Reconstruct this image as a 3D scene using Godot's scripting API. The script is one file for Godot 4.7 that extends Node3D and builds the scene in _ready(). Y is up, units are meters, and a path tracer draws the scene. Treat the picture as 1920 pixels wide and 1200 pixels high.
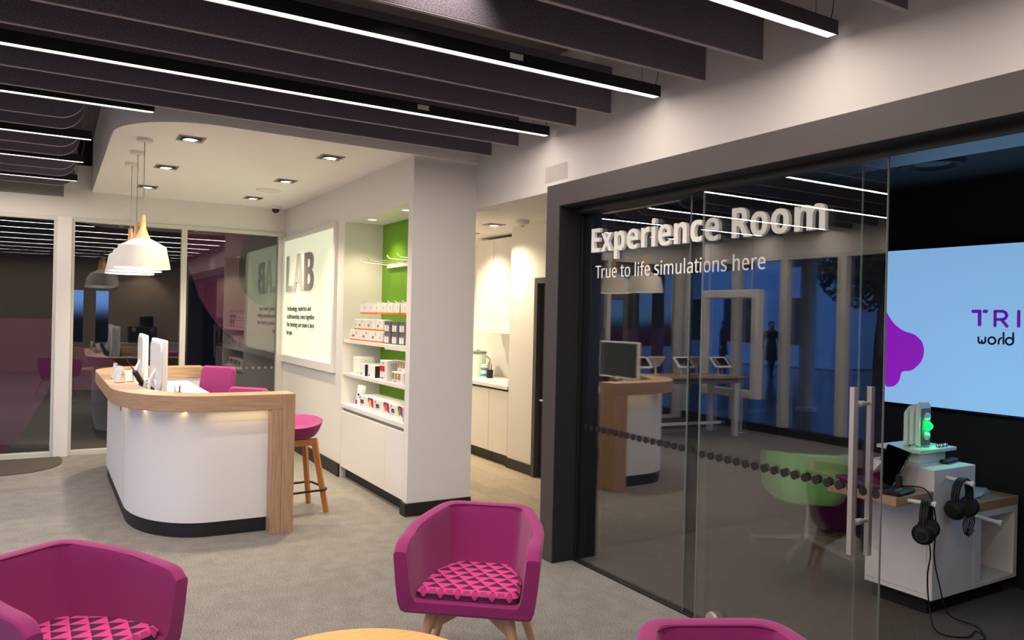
extends Node3D
# Retail clinic interior at dusk: reception desk, display wall, glazed demonstration room, lounge chairs.

var taken = {}
var M = {}
var FACE_LEFT = Basis(Vector3(0, 0, 1), Vector3(0, 1, 0), Vector3(-1, 0, 0))   # local x runs to +z, local z looks to -x
var PLAN = Basis(Vector3(1, 0, 0), Vector3(0, 0, -1), Vector3(0, 1, 0))          # local (x, y) -> (x, -z), local z -> up

# ------------------------------------------------------------------ names
func numbered(called):
	if not taken.has(called):
		taken[called] = 0
		return called
	taken[called] += 1
	return "%s_%03d" % [called, taken[called]]

func tag(o, label, category, group = "", kind = ""):
	o.set_meta("label", label)
	o.set_meta("category", category)
	if group != "":
		o.set_meta("group", group)
	if kind != "":
		o.set_meta("kind", kind)
	return o

func thing(called, label, category, at = Vector3.ZERO, turn = 0.0, group = "", kind = "") -> Node3D:
	var o = Node3D.new()
	o.name = numbered(called)
	add_child(o)
	o.position = at
	o.rotation.y = turn
	return tag(o, label, category, group, kind)

func build(st: SurfaceTool, called, mat, parent = null, label = ""):
	st.generate_normals()
	var o = MeshInstance3D.new()
	o.mesh = st.commit()
	o.mesh.surface_set_material(0, mat)
	if parent == null:
		o.name = numbered(called)
		add_child(o)
	else:
		o.name = called
		parent.add_child(o, true)
	if label != "":
		o.set_meta("label", label)
	return o

func reuse(mesh: Mesh, called, parent, xf: Transform3D):
	var o = MeshInstance3D.new()
	o.mesh = mesh
	o.name = called
	parent.add_child(o, true)
	o.transform = xf
	return o

func struct(st, called, mat, label, category):
	var o = build(st, called, mat)
	return tag(o, label, category, "", "structure")

# ------------------------------------------------------------------ shapes
func mb() -> SurfaceTool:
	var st = SurfaceTool.new()
	st.begin(Mesh.PRIMITIVE_TRIANGLES)
	return st

func tri(st, a, b, c, g = -1):          # a, b, c counter-clockwise seen from outside
	st.set_smooth_group(g)
	st.add_vertex(a)
	st.add_vertex(c)
	st.add_vertex(b)

func quad(st, a, b, c, d, g = -1):
	tri(st, a, b, c, g)
	tri(st, a, c, d, g)

func box(st, c: Vector3, s: Vector3, bev = 0.003, bs = Basis()):
	var h = s / 2.0
	var b = minf(bev, minf(h.x, minf(h.y, h.z)) * 0.9)
	var v = func(x, y, z): return c + bs * Vector3(x, y, z)
	var i = h - Vector3(b, b, b)
	for k in 3:
		var u = (k + 1) % 3
		var w = (k + 2) % 3
		for sg in [-1, 1]:
			var p = []
			for e in [[-1, -1], [1, -1], [1, 1], [-1, 1]]:
				var q = Vector3.ZERO
				q[k] = sg * h[k]
				q[u] = e[0] * i[u]
				q[w] = e[1] * i[w]
				p.append(c + bs * q)
			if sg > 0:
				quad(st, p[0], p[1], p[2], p[3])
			else:
				quad(st, p[3], p[2], p[1], p[0])
		if b <= 0.0:
			continue
		for su in [-1, 1]:                 # the edges along k
			for sw in [-1, 1]:
				var a1 := Vector3.ZERO
				var a2 = Vector3.ZERO
				a1[u] = su * h[u]
				a1[w] = sw * i[w]
				a2[u] = su * i[u]
				a2[w] = sw * h[w]
				var b1 = a1
				var b2 = a2
				a1[k] = -i[k]
				a2[k] = -i[k]
				b1[k] = i[k]
				b2[k] = i[k]
				if su * sw > 0:
					quad(st, c + bs * a1, c + bs * a2, c + bs * b2, c + bs * b1)
				else:
					quad(st, c + bs * a2, c + bs * a1, c + bs * b1, c + bs * b2)
	if b > 0.0:
		for x in [-1, 1]:
			for y in [-1, 1]:
				for z in [-1, 1]:
					var p1 = v.call(x * h.x, y * i.y, z * i.z)
					var p2 = v.call(x * i.x, y * h.y, z * i.z)
					var p3 = v.call(x * i.x, y * i.y, z * h.z)
					if x * y * z > 0:
						tri(st, p1, p2, p3)
					else:
						tri(st, p1, p3, p2)
	return st

func bb(st, x0, x1, y0, y1, z0, z1, bev = 0.002):
	return box(st, Vector3((x0 + x1) / 2.0, (y0 + y1) / 2.0, (z0 + z1) / 2.0), Vector3(x1 - x0, y1 - y0, z1 - z0), bev)

func B(x0, x1, y0, y1, z0, z1, bev = 0.002):
	return bb(mb(), x0, x1, y0, y1, z0, z1, bev)

func ccw(poly):
	var a = 0.0
	for k in poly.size():
		a += poly[k].cross(poly[(k + 1) % poly.size()])
	var p = PackedVector2Array(poly)
	if a < 0.0:
		p.reverse()
	return p

func inset(p, d):
	var out = PackedVector2Array()
	var n: int = p.size()
	for k in n:
		var e1: Vector2 = (p[k] - p[(k + n - 1) % n]).normalized()
		var e2: Vector2 = (p[(k + 1) % n] - p[k]).normalized()
		var n1 = Vector2(-e1.y, e1.x)
		var n2 = Vector2(-e2.y, e2.x)
		var m = (n1 + n2).normalized()
		out.append(p[k] + m * (d / maxf(m.dot(n1), 0.4)))
	return out

func prism(st, poly, d0, d1, xf = Transform3D.IDENTITY, bev = 0.0, soft = 35.0) -> SurfaceTool:
	var p = ccw(poly)
	var n: int = p.size()
	var small = inset(p, bev) if bev > 0.0 else p
	var rings = [[p, d0], [p, d1]]
	if bev > 0.0:
		rings = [[small, d0], [p, d0 + bev], [p, d1 - bev], [small, d1]]
	var start = 0
	var sharp = []
	for k in n:
		var e1: Vector2 = p[k] - p[(k + n - 1) % n]
		var e2: Vector2 = p[(k + 1) % n] - p[k]
		sharp.append(absf(rad_to_deg(e1.angle_to(e2))) > soft)
		if sharp[k]:
			start = k
	var g = 1
	for s in n:
		var i = (start + s) % n
		var j = (i + 1) % n
		if s > 0 and sharp[i]:
			g += 1
		for r in rings.size() - 1:
			var f = func(at, rr): return xf * Vector3(rings[rr][0][at].x, rings[rr][0][at].y, rings[rr][1])
			quad(st, f.call(i, r), f.call(j, r), f.call(j, r + 1), f.call(i, r + 1), g + 1000 * r)
	var t = Geometry2D.triangulate_polygon(small)
	for k in range(0, t.size(), 3):
		var a: Vector2 = small[t[k]]
		var b: Vector2 = small[t[k + 1]]
		var c: Vector2 = small[t[k + 2]]
		if (b - a).cross(c - a) < 0.0:
			var q = b
			b = c
			c = q
		tri(st, xf * Vector3(a.x, a.y, d1), xf * Vector3(b.x, b.y, d1), xf * Vector3(c.x, c.y, d1))
		tri(st, xf * Vector3(a.x, a.y, d0), xf * Vector3(c.x, c.y, d0), xf * Vector3(b.x, b.y, d0))
	return st

func slab(st, plan, y0, y1, bev = 0.0):      # plan: points (x, z)
	var p = []
	for q in plan:
		p.append(Vector2(q.x, -q.y))
	return prism(st, p, y0, y1, Transform3D(PLAN, Vector3.ZERO), bev)

func rrect(w, h, r, n = 5, c = Vector2.ZERO):
	var p = PackedVector2Array()
	for k in 4:
		var o = Vector2((w / 2 - r) * [1, -1, -1, 1][k], (h / 2 - r) * [1, 1, -1, -1][k])
		for s in n + 1:
			var a: float = PI / 2 * (k + float(s) / n)
			p.append(c + o + Vector2(cos(a), sin(a)) * r)
	return p

func disc(r, n = 24, c = Vector2.ZERO):
	var p = PackedVector2Array()
	for k in n:
		p.append(c + Vector2(cos(TAU * k / n), sin(TAU * k / n)) * r)
	return p

func soften(pts, r, n = 5, closed = false):   # rounds the corners of a polyline
	var out = PackedVector2Array()
	var m: int = pts.size()
	for k in m:
		if not closed and (k == 0 or k == m - 1):
			out.append(pts[k])
			continue
		var a: Vector2 = pts[(k + m - 1) % m]
		var b: Vector2 = pts[k]
		var c: Vector2 = pts[(k + 1) % m]
		var d = minf(r, minf(a.distance_to(b), c.distance_to(b)) * 0.48)
		var p = b + (a - b).normalized() * d
		var q = b + (c - b).normalized() * d
		for s in n + 1:
			var t = float(s) / n
			out.append(p.lerp(b, t).lerp(b.lerp(q, t), t))
	return out

func lathe(st, prof, seg = 28, xf = Transform3D.IDENTITY) -> SurfaceTool:    # prof: (radius, height), going up on the outside
	var g = 1
	for k in prof.size() - 1:
		if k > 0:
			var e1: Vector2 = prof[k] - prof[k - 1]
			var e2: Vector2 = prof[k + 1] - prof[k]
			if absf(rad_to_deg(e1.angle_to(e2))) > 38.0:
				g += 1
		for s in seg:
			var c0 = Vector2(cos(TAU * s / seg), -sin(TAU * s / seg))
			var c1 = Vector2(cos(TAU * (s + 1) / seg), -sin(TAU * (s + 1) / seg))
			var f = func(pr, cs): return xf * Vector3(pr.x * cs.x, pr.y, pr.x * cs.y)
			if prof[k].x < 1e-6:
				tri(st, f.call(prof[k], c0), f.call(prof[k + 1], c1), f.call(prof[k + 1], c0), g)
			elif prof[k + 1].x < 1e-6:
				tri(st, f.call(prof[k], c0), f.call(prof[k], c1), f.call(prof[k + 1], c0), g)
			else:
				quad(st, f.call(prof[k], c0), f.call(prof[k], c1), f.call(prof[k + 1], c1), f.call(prof[k + 1], c0), g)
	return st

func V2(a):
	var p = PackedVector2Array()
	for k in range(0, a.size(), 2):
		p.append(Vector2(a[k], a[k + 1]))
	return p

func tube(st, pts, r, seg = 8, r1 = -1.0, closed = false):
	var n: int = pts.size()
	var rings = []
	var side = Vector3.ZERO
	for k in n:
		var a: Vector3 = pts[(k + n - 1) % n] if closed or k > 0 else pts[k]
		var b: Vector3 = pts[(k + 1) % n] if closed or k < n - 1 else pts[k]
		var d = (b - a).normalized()
		if side == Vector3.ZERO:
			side = d.cross(Vector3.UP if absf(d.y) < 0.9 else Vector3.RIGHT).normalized()
		side = (side - d * side.dot(d)).normalized()
		var up = side.cross(d)
		var rr: float = r if r1 < 0.0 else lerpf(r, r1, float(k) / (n - 1))
		var ring = []
		for s in seg:
			var t = TAU * s / seg
			ring.append(pts[k] + (side * cos(t) - up * sin(t)) * rr)
		rings.append(ring)
	for k in n if closed else n - 1:
		var u = rings[k]
		var w = rings[(k + 1) % n]
		for s in seg:
			var t = (s + 1) % seg
			quad(st, u[s], u[t], w[t], w[s], 1)
	if not closed:
		for s in range(1, seg - 1):
			tri(st, rings[0][0], rings[0][s + 1], rings[0][s])
			tri(st, rings[n - 1][0], rings[n - 1][s], rings[n - 1][s + 1])
	return st

func curve(ctrl, n = 24):        # Catmull-Rom through points
	var out = []
	var m: int = ctrl.size()
	for k in m - 1:
		var p0: Vector3 = ctrl[maxi(k - 1, 0)]
		var p3: Vector3 = ctrl[mini(k + 2, m - 1)]
		for s in n:
			out.append(ctrl[k].cubic_interpolate(ctrl[k + 1], p0, p3, float(s) / n))
	out.append(ctrl[m - 1])
	return out

func bar(st, a: Vector3, b: Vector3, w, d, w1 = -1.0, d1 = -1.0):   # a squared stick from a to b, may taper
	w1 = w if w1 < 0 else w1
	d1 = d if d1 < 0 else d1
	var z = (b - a).normalized()
	var x = Vector3.UP.cross(z)
	x = Vector3.RIGHT if x.length() < 0.05 else x.normalized()
	var y = z.cross(x)
	var p = []
	for e in [[a, w, d], [b, w1, d1]]:
		for q in [[-1, -1], [1, -1], [1, 1], [-1, 1]]:
			p.append(e[0] + x * q[0] * e[1] / 2 + y * q[1] * e[2] / 2)
	quad(st, p[3], p[2], p[1], p[0])
	quad(st, p[4], p[5], p[6], p[7])
	for k in 4:
		var j = (k + 1) % 4
		quad(st, p[k], p[j], p[j + 4], p[k + 4])
	return st

func letters(called, text, width, height, depth, mat, parent, xf: Transform3D, bold = false):
	var f = SystemFont.new()
	f.font_names = PackedStringArray(["Droid Sans"])
	f.font_weight = 700 if bold else 400
	var t = TextMesh.new()
	t.font = f
	t.text = text
	t.font_size = 64
	t.pixel_size = height / (64.0 * 0.714)
	t.depth = depth
	t.curve_step = 1.0
	t.horizontal_alignment = HORIZONTAL_ALIGNMENT_LEFT
	t.vertical_alignment = VERTICAL_ALIGNMENT_BOTTOM
	t.material = mat
	var o = MeshInstance3D.new()
	o.mesh = t
	o.name = called if parent != null else numbered(called)
	if parent == null:
		add_child(o)
	else:
		parent.add_child(o, true)
	var box3: AABB = t.get_aabb()
	var sx: float = width / maxf(box3.size.x, 0.001)
	var bs = xf.basis
	o.transform = Transform3D(Basis(bs.x * sx, bs.y, bs.z), xf.origin - bs.x * box3.position.x * sx - bs.y * 0.24 * 64.0 * t.pixel_size)
	return o

# ------------------------------------------------------------------ materials
func noise(freq, cols, sd = 1, octaves = 4, size = 512, kind = FastNoiseLite.TYPE_SIMPLEX_SMOOTH):
	var n = FastNoiseLite.new()
	n.seed = sd
	n.frequency = freq
	n.noise_type = kind
	n.fractal_octaves = octaves
	var g = Gradient.new()
	var off = PackedFloat32Array()
	for k in cols.size():
		off.append(float(k) / (cols.size() - 1))
	g.offsets = off
	g.colors = PackedColorArray(cols)
	var t = NoiseTexture2D.new()
	t.width = size
	t.height = size
	t.seamless = true
	t.noise = n
	t.color_ramp = g
	return t

func mat(called, c: Color, rough = 0.6, metal = 0.0):
	var m = StandardMaterial3D.new()
	m.resource_name = called
	m.albedo_color = c
	m.roughness = rough
	m.metallic = metal
	M[called] = m
	return m

func textured(called, tex, scale: Vector3, rough = 0.6, world = false):
	var m = mat(called, Color.WHITE, rough)
	m.albedo_texture = tex
	m.uv1_triplanar = true
	m.uv1_world_triplanar = world
	m.uv1_scale = scale
	return m

func glow(called, c: Color, e):
	var m = mat(called, c, 0.5)
	m.emission_enabled = true
	m.emission = c
	m.emission_energy_multiplier = e
	return m

func materials():
	mat("wall", Color(0.87, 0.86, 0.85), 0.75)
	mat("soffit", Color(0.94, 0.935, 0.925), 0.8)
	mat("white_paint", Color(0.88, 0.875, 0.865), 0.45)
	mat("lamp_white", Color(0.80, 0.79, 0.775), 0.5)
	mat("laminate", Color(0.89, 0.885, 0.875), 0.32)
	mat("ceiling", Color(0.40, 0.385, 0.39), 0.9)
	mat("black", Color(0.045, 0.045, 0.05), 0.6)
	mat("black_gloss", Color(0.02, 0.02, 0.024), 0.12)
	mat("charcoal", Color(0.27, 0.25, 0.26), 0.55)
	mat("kick", Color(0.09, 0.085, 0.09), 0.5)
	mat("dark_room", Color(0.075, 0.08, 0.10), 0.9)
	mat("aluminium", Color(0.80, 0.80, 0.77), 0.4)
	mat("steel", Color(0.80, 0.77, 0.74), 0.42, 0.75)
	mat("polished", Color(0.74, 0.77, 0.77), 0.25, 0.75)
	mat("chrome", Color(0.86, 0.87, 0.88), 0.12, 1.0)
	mat("plastic_white", Color(0.88, 0.88, 0.88), 0.35)
	mat("frost", Color(0.82, 0.9, 0.86), 0.3)
	mat("grey", Color(0.5, 0.49, 0.49), 0.6)
	mat("green_panel", Color(0.40, 0.62, 0.05), 0.55)
	mat("print_dark", Color(0.12, 0.12, 0.13), 0.6)
	mat("print_grey", Color(0.60, 0.58, 0.59), 0.6)
	mat("print_pale", Color(0.80, 0.80, 0.78), 0.6)
	mat("letter_white", Color(0.93, 0.93, 0.90), 0.5)
	mat("dot", Color(0.075, 0.065, 0.07), 0.6)
	mat("red", Color(0.80, 0.10, 0.07), 0.5)
	mat("orange", Color(0.95, 0.45, 0.10), 0.5)
	mat("gold", Color(0.66, 0.52, 0.18), 0.4)
	mat("magenta_print", Color(0.60, 0.07, 0.45), 0.5)
	mat("seam_dark", Color(0.38, 0.04, 0.26), 0.8)
	mat("yellow_print", Color(0.93, 0.75, 0.10), 0.5)
	mat("navy", Color(0.05, 0.05, 0.12), 0.3)
	mat("blue_print", Color(0.15, 0.55, 0.72), 0.5)
	mat("carton_grey", Color(0.36, 0.36, 0.38), 0.4)
	mat("screen_off", Color(0.16, 0.18, 0.19), 0.35)
	mat("brick_dark", Color(0.30, 0.33, 0.38), 0.8)
	mat("facade", Color(0.72, 0.74, 0.78), 0.7)
	mat("bark", Color(0.20, 0.17, 0.14), 0.9)
	mat("leaf", Color(0.10, 0.17, 0.10), 0.7)
	mat("coat", Color(0.05, 0.05, 0.06), 0.8)
	mat("skin", Color(0.72, 0.53, 0.44), 0.6)
	mat("hair", Color(0.08, 0.06, 0.05), 0.7)
	mat("grass", Color(0.22, 0.38, 0.12), 0.9)
	mat("beige", Color(0.66, 0.61, 0.55), 0.8)
	var g = mat("glass", Color(0.05, 0.06, 0.06, 0.015), 0.0)
	g.transparency = BaseMaterial3D.TRANSPARENCY_ALPHA
	var ga = mat("acrylic", Color(0.9, 0.93, 0.93, 0.12), 0.05)
	ga.transparency = BaseMaterial3D.TRANSPARENCY_ALPHA
	mat("glass_edge", Color(0.50, 0.55, 0.53), 0.2)
	var pf = mat("film", Color(0.36, 0.08, 0.28, 0.6), 0.4)
	pf.transparency = BaseMaterial3D.TRANSPARENCY_ALPHA
	# carpet: fine speckle under a broad, slightly streaked tone
	var ct = textured("carpet", noise(0.22, [Color(0.35, 0.345, 0.335), Color(0.53, 0.522, 0.51), Color(0.71, 0.70, 0.685)], 4, 3), Vector3(0.9, 0.9, 0.9), 0.95, true)
	ct.detail_enabled = true
	ct.detail_blend_mode = BaseMaterial3D.BLEND_MODE_MUL
	ct.detail_albedo = noise(0.012, [Color(0.90, 0.895, 0.89), Color(1, 1, 1)], 9, 4)
	ct.detail_uv_layer = BaseMaterial3D.DETAIL_UV_1
	var nt = noise(0.3, [Color.BLACK, Color.WHITE], 14, 2)
	nt.as_normal_map = true
	nt.bump_strength = 4.0
	ct.normal_enabled = true
	ct.normal_texture = nt
	ct.normal_scale = 0.7
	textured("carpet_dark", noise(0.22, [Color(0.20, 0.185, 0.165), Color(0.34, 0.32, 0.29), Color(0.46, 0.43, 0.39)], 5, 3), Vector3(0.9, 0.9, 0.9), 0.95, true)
	textured("mat_fibre", noise(0.25, [Color(0.22, 0.205, 0.19), Color(0.36, 0.335, 0.31)], 6, 3), Vector3(1.2, 1.2, 1.2), 0.95, true)
	textured("felt", noise(0.16, [Color(0.25, 0.235, 0.29), Color(0.42, 0.395, 0.455), Color(0.60, 0.57, 0.63)], 7, 4), Vector3(1.6, 1.6, 1.6), 0.9, true)
	mat("lit_felt_edge", Color(0.66, 0.63, 0.66), 0.9)  # pale cut core, its tone also carrying light bounced off the floor
	textured("purple_cloth", noise(0.3, [Color(0.46, 0.06, 0.33), Color(0.525, 0.085, 0.385), Color(0.58, 0.115, 0.43)], 8, 2), Vector3(3, 3, 3), 0.85)
	textured("green_cloth", noise(0.3, [Color(0.46, 0.78, 0.38), Color(0.52, 0.84, 0.43)], 8, 2), Vector3(3, 3, 3), 0.85)
	M.purple_cloth.rim_enabled = true
	M.purple_cloth.rim = 0.35
	M.purple_cloth.rim_tint = 0.8
	var oak = [Color(0.62, 0.49, 0.37), Color(0.68, 0.55, 0.43), Color(0.73, 0.61, 0.49)]
	textured("oak_flat", noise(0.02, oak, 11, 5), Vector3(0.35, 5.0, 0.9), 0.45)       # grain lies flat
	textured("oak_upright", noise(0.02, oak, 12, 5), Vector3(5.0, 0.3, 5.0), 0.45)     # grain stands up
	var ash = [Color(0.74, 0.58, 0.43), Color(0.82, 0.67, 0.52)]
	textured("ash", noise(0.02, ash, 13, 4), Vector3(6.0, 0.5, 6.0), 0.5)
	textured("stool_wood", noise(0.02, [Color(0.66, 0.42, 0.22), Color(0.76, 0.52, 0.30)], 13, 4), Vector3(6.0, 0.5, 6.0), 0.45)
	textured("neck_wood", noise(0.02, [Color(0.74, 0.56, 0.38), Color(0.82, 0.66, 0.48)], 13, 4), Vector3(6.0, 0.5, 6.0), 0.45)
	textured("table_top", noise(0.015, [Color(0.80, 0.62, 0.38), Color(0.87, 0.71, 0.47)], 15, 5), Vector3(0.5, 4.0, 6.0), 0.35)
	for k in 3:
		var d: float = [0.0, -0.05, 0.035][k]
		textured("plank_%d" % k, noise(0.02, [Color(0.60 + d, 0.55 + d, 0.48 + d), Color(0.72 + d, 0.67 + d, 0.60 + d)], 20 + k, 5), Vector3(6.0, 3.0, 0.5), 0.5)
	textured("wet_paving", noise(0.01, [Color(0.16, 0.17, 0.19), Color(0.26, 0.27, 0.29)], 31, 4), Vector3(0.3, 0.3, 0.3), 0.18, true)
	textured("foliage", noise(0.06, [Color(0.05, 0.09, 0.05), Color(0.12, 0.2, 0.1)], 33, 3), Vector3(1, 1, 1), 0.8)
	# the printed triangles of the seat cushions
	var im = Image.create(256, 256, false, Image.FORMAT_RGB8)
	for y in 256:
		for x in 256:
			var v = fmod(y / 128.0, 1.0)
			var u = fmod(x / 256.0 + (0.5 if y >= 128 else 0.0), 1.0)
			im.set_pixel(x, y, Color(0.22, 0.085, 0.22) if absf(u - 0.5) < 0.5 * v - 0.035 and v < 0.97 else Color(0.80, 0.21, 0.53))
	var tt = ImageTexture.create_from_image(im)
	textured("triangles", tt, Vector3(13.6, 9.2, 9.2), 0.85)
	M.triangles.uv1_triplanar_sharpness = 8.0
	# lights
	glow("strip_glow", Color(1.0, 0.95, 0.92), 3.0)
	glow("lamp_glow", Color(1.0, 0.95, 0.88), 2.5)
	glow("cool_glow", Color(0.93, 0.97, 1.0), 2.0)
	glow("warm_glow", Color(1.0, 0.86, 0.62), 0.9)
	glow("lightbox", Color(0.90, 0.93, 0.82), 0.52)
	glow("screen_blue", Color(0.50, 0.68, 0.86), 0.9)
	glow("screen_purple", Color(0.54, 0.10, 0.72), 0.75)
	glow("screen_violet", Color(0.36, 0.06, 0.58), 0.8)
	glow("screen_navy", Color(0.03, 0.08, 0.20), 0.5)
	glow("green_glow", Color(0.05, 0.95, 0.45), 1.1)
	glow("laptop_streak", Color(0.8, 0.8, 0.8), 0.0)

# ------------------------------------------------------------------ lamps
func area(parent, at: Vector3, size: Vector2, energy, c: Color, towards = Vector3.DOWN):
	var l = AreaLight3D.new()
	l.name = "area_light"
	parent.add_child(l, true)
	l.area_size = size
	l.light_energy = energy
	l.light_color = c
	l.area_range = 20.0
	l.shadow_enabled = true
	var z = -towards.normalized()
	var x = Vector3.RIGHT if absf(z.x) < 0.9 else Vector3.BACK
	var y = z.cross(x).normalized()
	l.transform = Transform3D(Basis(y.cross(z), y, z), at)
	return l

func spot(parent, at, energy, c, angle, towards = Vector3.DOWN, size = 0.04, soft = 0.6):
	var l = SpotLight3D.new()
	l.name = "spot_light"
	parent.add_child(l, true)
	l.light_energy = energy
	l.light_color = c
	l.spot_angle = angle
	l.spot_angle_attenuation = soft
	l.spot_range = 20.0
	l.spot_attenuation = 2.0
	l.light_size = size
	l.shadow_enabled = true
	var z = -towards.normalized()
	var x = Vector3.RIGHT if absf(z.x) < 0.9 else Vector3.BACK
	var y = z.cross(x).normalized()
	l.transform = Transform3D(Basis(y.cross(z), y, z), at)
	return l

func omni(parent, at, energy, c, size = 0.03):
	var l = OmniLight3D.new()
	l.name = "omni_light"
	parent.add_child(l, true)
	l.light_energy = energy
	l.light_color = c
	l.omni_range = 20.0
	l.omni_attenuation = 2.0
	l.light_size = size
	l.shadow_enabled = true
	l.position = at
	return l

var STRIP_E = 5.0
var STRIP_C = Color(1.0, 0.93, 0.87)
var ORD = ["first", "second", "third", "fourth", "fifth", "sixth", "seventh", "eighth", "ninth", "tenth", "eleventh", "twelfth"]

func _ready():
	# camera
	var cam = Camera3D.new()
	cam.name = "camera"
	add_child(cam)
	cam.position = Vector3(0, 1.62, 0)
	cam.rotation = Vector3(-0.0022, -0.5395, 0.0227)
	cam.fov = rad_to_deg(2.0 * atan(600.0 / 1430.0))
	cam.near = 0.05
	cam.far = 200.0
	cam.current = true
	# dusk sky, exposure
	var we = WorldEnvironment.new()
	we.name = "world_environment"
	add_child(we)
	var e = Environment.new()
	var sm = ProceduralSkyMaterial.new()
	sm.sky_top_color = Color(0.28, 0.48, 0.80)
	sm.sky_horizon_color = Color(0.46, 0.64, 0.90)
	sm.ground_horizon_color = Color(0.20, 0.24, 0.30)
	sm.ground_bottom_color = Color(0.10, 0.11, 0.13)
	sm.sky_energy_multiplier = 2.0
	sm.ground_energy_multiplier = 0.8
	var sky = Sky.new()
	sky.sky_material = sm
	e.background_mode = Environment.BG_SKY
	e.sky = sky
	e.tonemap_mode = Environment.TONE_MAPPER_LINEAR
	e.tonemap_exposure = 1.0
	e.sdfgi_enabled = true
	e.ssao_enabled = true
	e.ssil_enabled = true
	we.environment = e
	materials()
	shell()
	ceiling_things()
	display_wall()
	kitchen()
	portal()
	desk()
	pendants()
	lounge()
	demo_room()
	far_side()
	outdoors()

# ------------------------------------------------------------------ room shell
func pane(w, x0, x1, y0, y1, z0, z1):
	return build(B(x0, x1, y0, y1, z0, z1, 0.0), "pane", M.glass, w)

func shell():
	struct(B(-3.1, 3.04, -0.1, 0.0, -9.75, 3.2, 0), "floor", M.carpet, "mottled grey beige carpet of the main shop floor", "floor")
	# ceiling, dark between the baffles
	var cl = struct(B(-3.3, 3.3, 3.5, 3.6, -9.9, 3.4, 0), "ceiling", M.ceiling, "dim grey ceiling above the dark felt baffles", "ceiling")
	var sl = mb()
	bb(sl, 0.2, 2.35, 3.485, 3.5, -3.33, -3.25)
	build(sl, "slot_diffuser", M.black, cl)
	# bulkhead over the reception desk, rounded at its free corner
	var so = []
	so.append(Vector2(3.10, -5.68))
	so.append(Vector2(0.98, -5.63))
	for k in range(1, 12):
		var a: float = PI / 2 * k / 12.0
		so.append(Vector2(0.98 - 0.645 * sin(a), -6.33 + 0.70 * cos(a)))
	so.append(Vector2(0.335, -6.5))
	so.append(Vector2(0.325, -9.68))
	so.append(Vector2(3.10, -9.70))
	struct(slab(mb(), so, 2.917, 3.5, 0.0), "ceiling", M.soffit, "white dropped bulkhead with a rounded corner above the reception desk", "bulkhead")
	# wall with the street front of the neighbouring hall
	var wb = mb()
	bb(wb, -3.3, 3.3, 2.62, 3.6, -9.84, -9.68, 0)
	bb(wb, 0.0, 0.14, 0.0, 2.62, -9.84, -9.62, 0.003)
	bb(wb, -3.3, -3.0, 0.0, 2.62, -9.84, -9.68, 0)
	var w = struct(wb, "wall_back", M.wall, "white wall above the three dark windows behind the reception desk", "wall")
	build(B(-3.05, 0.32, 3.2, 3.495, -9.70, -9.665), "black_panel", M.black, w)
	var vn = mb()
	bb(vn, -1.4, 0.055, 2.835, 2.86, -9.68, -9.665)
	bb(vn, 0.03, 0.055, 2.86, 3.0, -9.68, -9.665)
	bb(vn, -1.4, 0.03, 2.86, 3.0, -9.675, -9.672)
	build(vn, "vent_frame", M.grey, w)
	var names = ["dark window furthest left with a purple film over its lower glass", "dark window behind the hanging lamps and the reception desk", "dark window with a wide curved purple film beside the lit sign"]
	var xs = [[-3.0, 0.0], [0.14, 1.285], [1.285, 2.46]]
	for k in 3:
		var x0: float = xs[k][0]
		var x1: float = xs[k][1]
		var n = thing("window_%d" % (k + 1), names[k], "window", Vector3.ZERO, 0, "", "structure")
		var fr = mb()
		var fl: float = [0.06, 0.03, 0.03][k]
		var frr: float = [0.03, 0.03, 0.09][k]
		bb(fr, x0, x1, 0, 0.055, -9.75, -9.66)
		bb(fr, x0, x1, 2.575, 2.62, -9.75, -9.66)
		bb(fr, x0, x0 + fl, 0.055, 2.575, -9.75, -9.66)
		bb(fr, x1 - frr, x1, 0.055, 2.575, -9.75, -9.66)
		if k == 0:
			bb(fr, -1.55, -1.48, 0.055, 2.575, -9.75, -9.66)
		build(fr, "frame", M.aluminium, n)
		pane(n, x0 + fl, x1 - frr, 0.055, 2.575, -9.706, -9.70)
		pane(n, x0 + fl, x1 - frr, 0.055, 2.575, -9.7125, -9.7075)  # second pane layer added to strengthen the reflection
		var pl = []
		if k == 0:
			pl = V2([-2.9, 1.5, -0.035, 1.5, -0.03, 0.79, -0.10, 0.61, -0.17, 0.485, -0.29, 0.256, -0.437, 0.06, -2.9, 0.06])
		elif k == 1:
			pl = V2([0.175, 1.21, 0.344, 1.17, 0.529, 1.08, 0.721, 0.925, 0.80, 0.70, 0.175, 0.72])
		else:
			pl = V2([1.32, 2.57, 1.32, 2.23, 1.376, 2.05, 1.455, 1.816, 1.547, 1.645, 1.671, 1.471, 1.788, 1.368, 1.922, 1.272, 2.064, 1.216, 2.193, 1.174, 2.365, 1.108, 2.365, 1.665, 2.165, 1.718, 2.036, 1.796, 1.956, 1.883, 1.917, 2.011, 1.913, 2.206, 1.937, 2.419, 1.985, 2.57])
		build(prism(mb(), pl, -9.7145, -9.713), "purple_film", M.film, n)
		if k == 2:
			for d in 6:
				build(prism(mb(), disc(0.016, 12, Vector2(1.95 + 0.075 * d, 0.94)), -9.6995, -9.6985), "dot", M.grey, n)
	# right hand wall above the openings
	var wr = mb()
	bb(wr, 3.036, 3.2, 2.535, 3.6, -5.80, 3.3, 0)
	bb(wr, 3.036, 3.2, 0, 2.535, 1.25, 3.3, 0)
	struct(wr, "wall_right", M.wall, "white wall above the dark framed glass room front", "wall")
	# left hand wall: street windows
	var wl = mb()
	bb(wl, -3.3, -3.1, 2.62, 3.6, -9.84, 3.4, 0)
	bb(wl, -3.3, -3.1, 0, 2.62, -0.5, 3.4, 0)
	struct(wl, "wall_left", M.wall, "white wall above the street windows", "wall")
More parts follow.
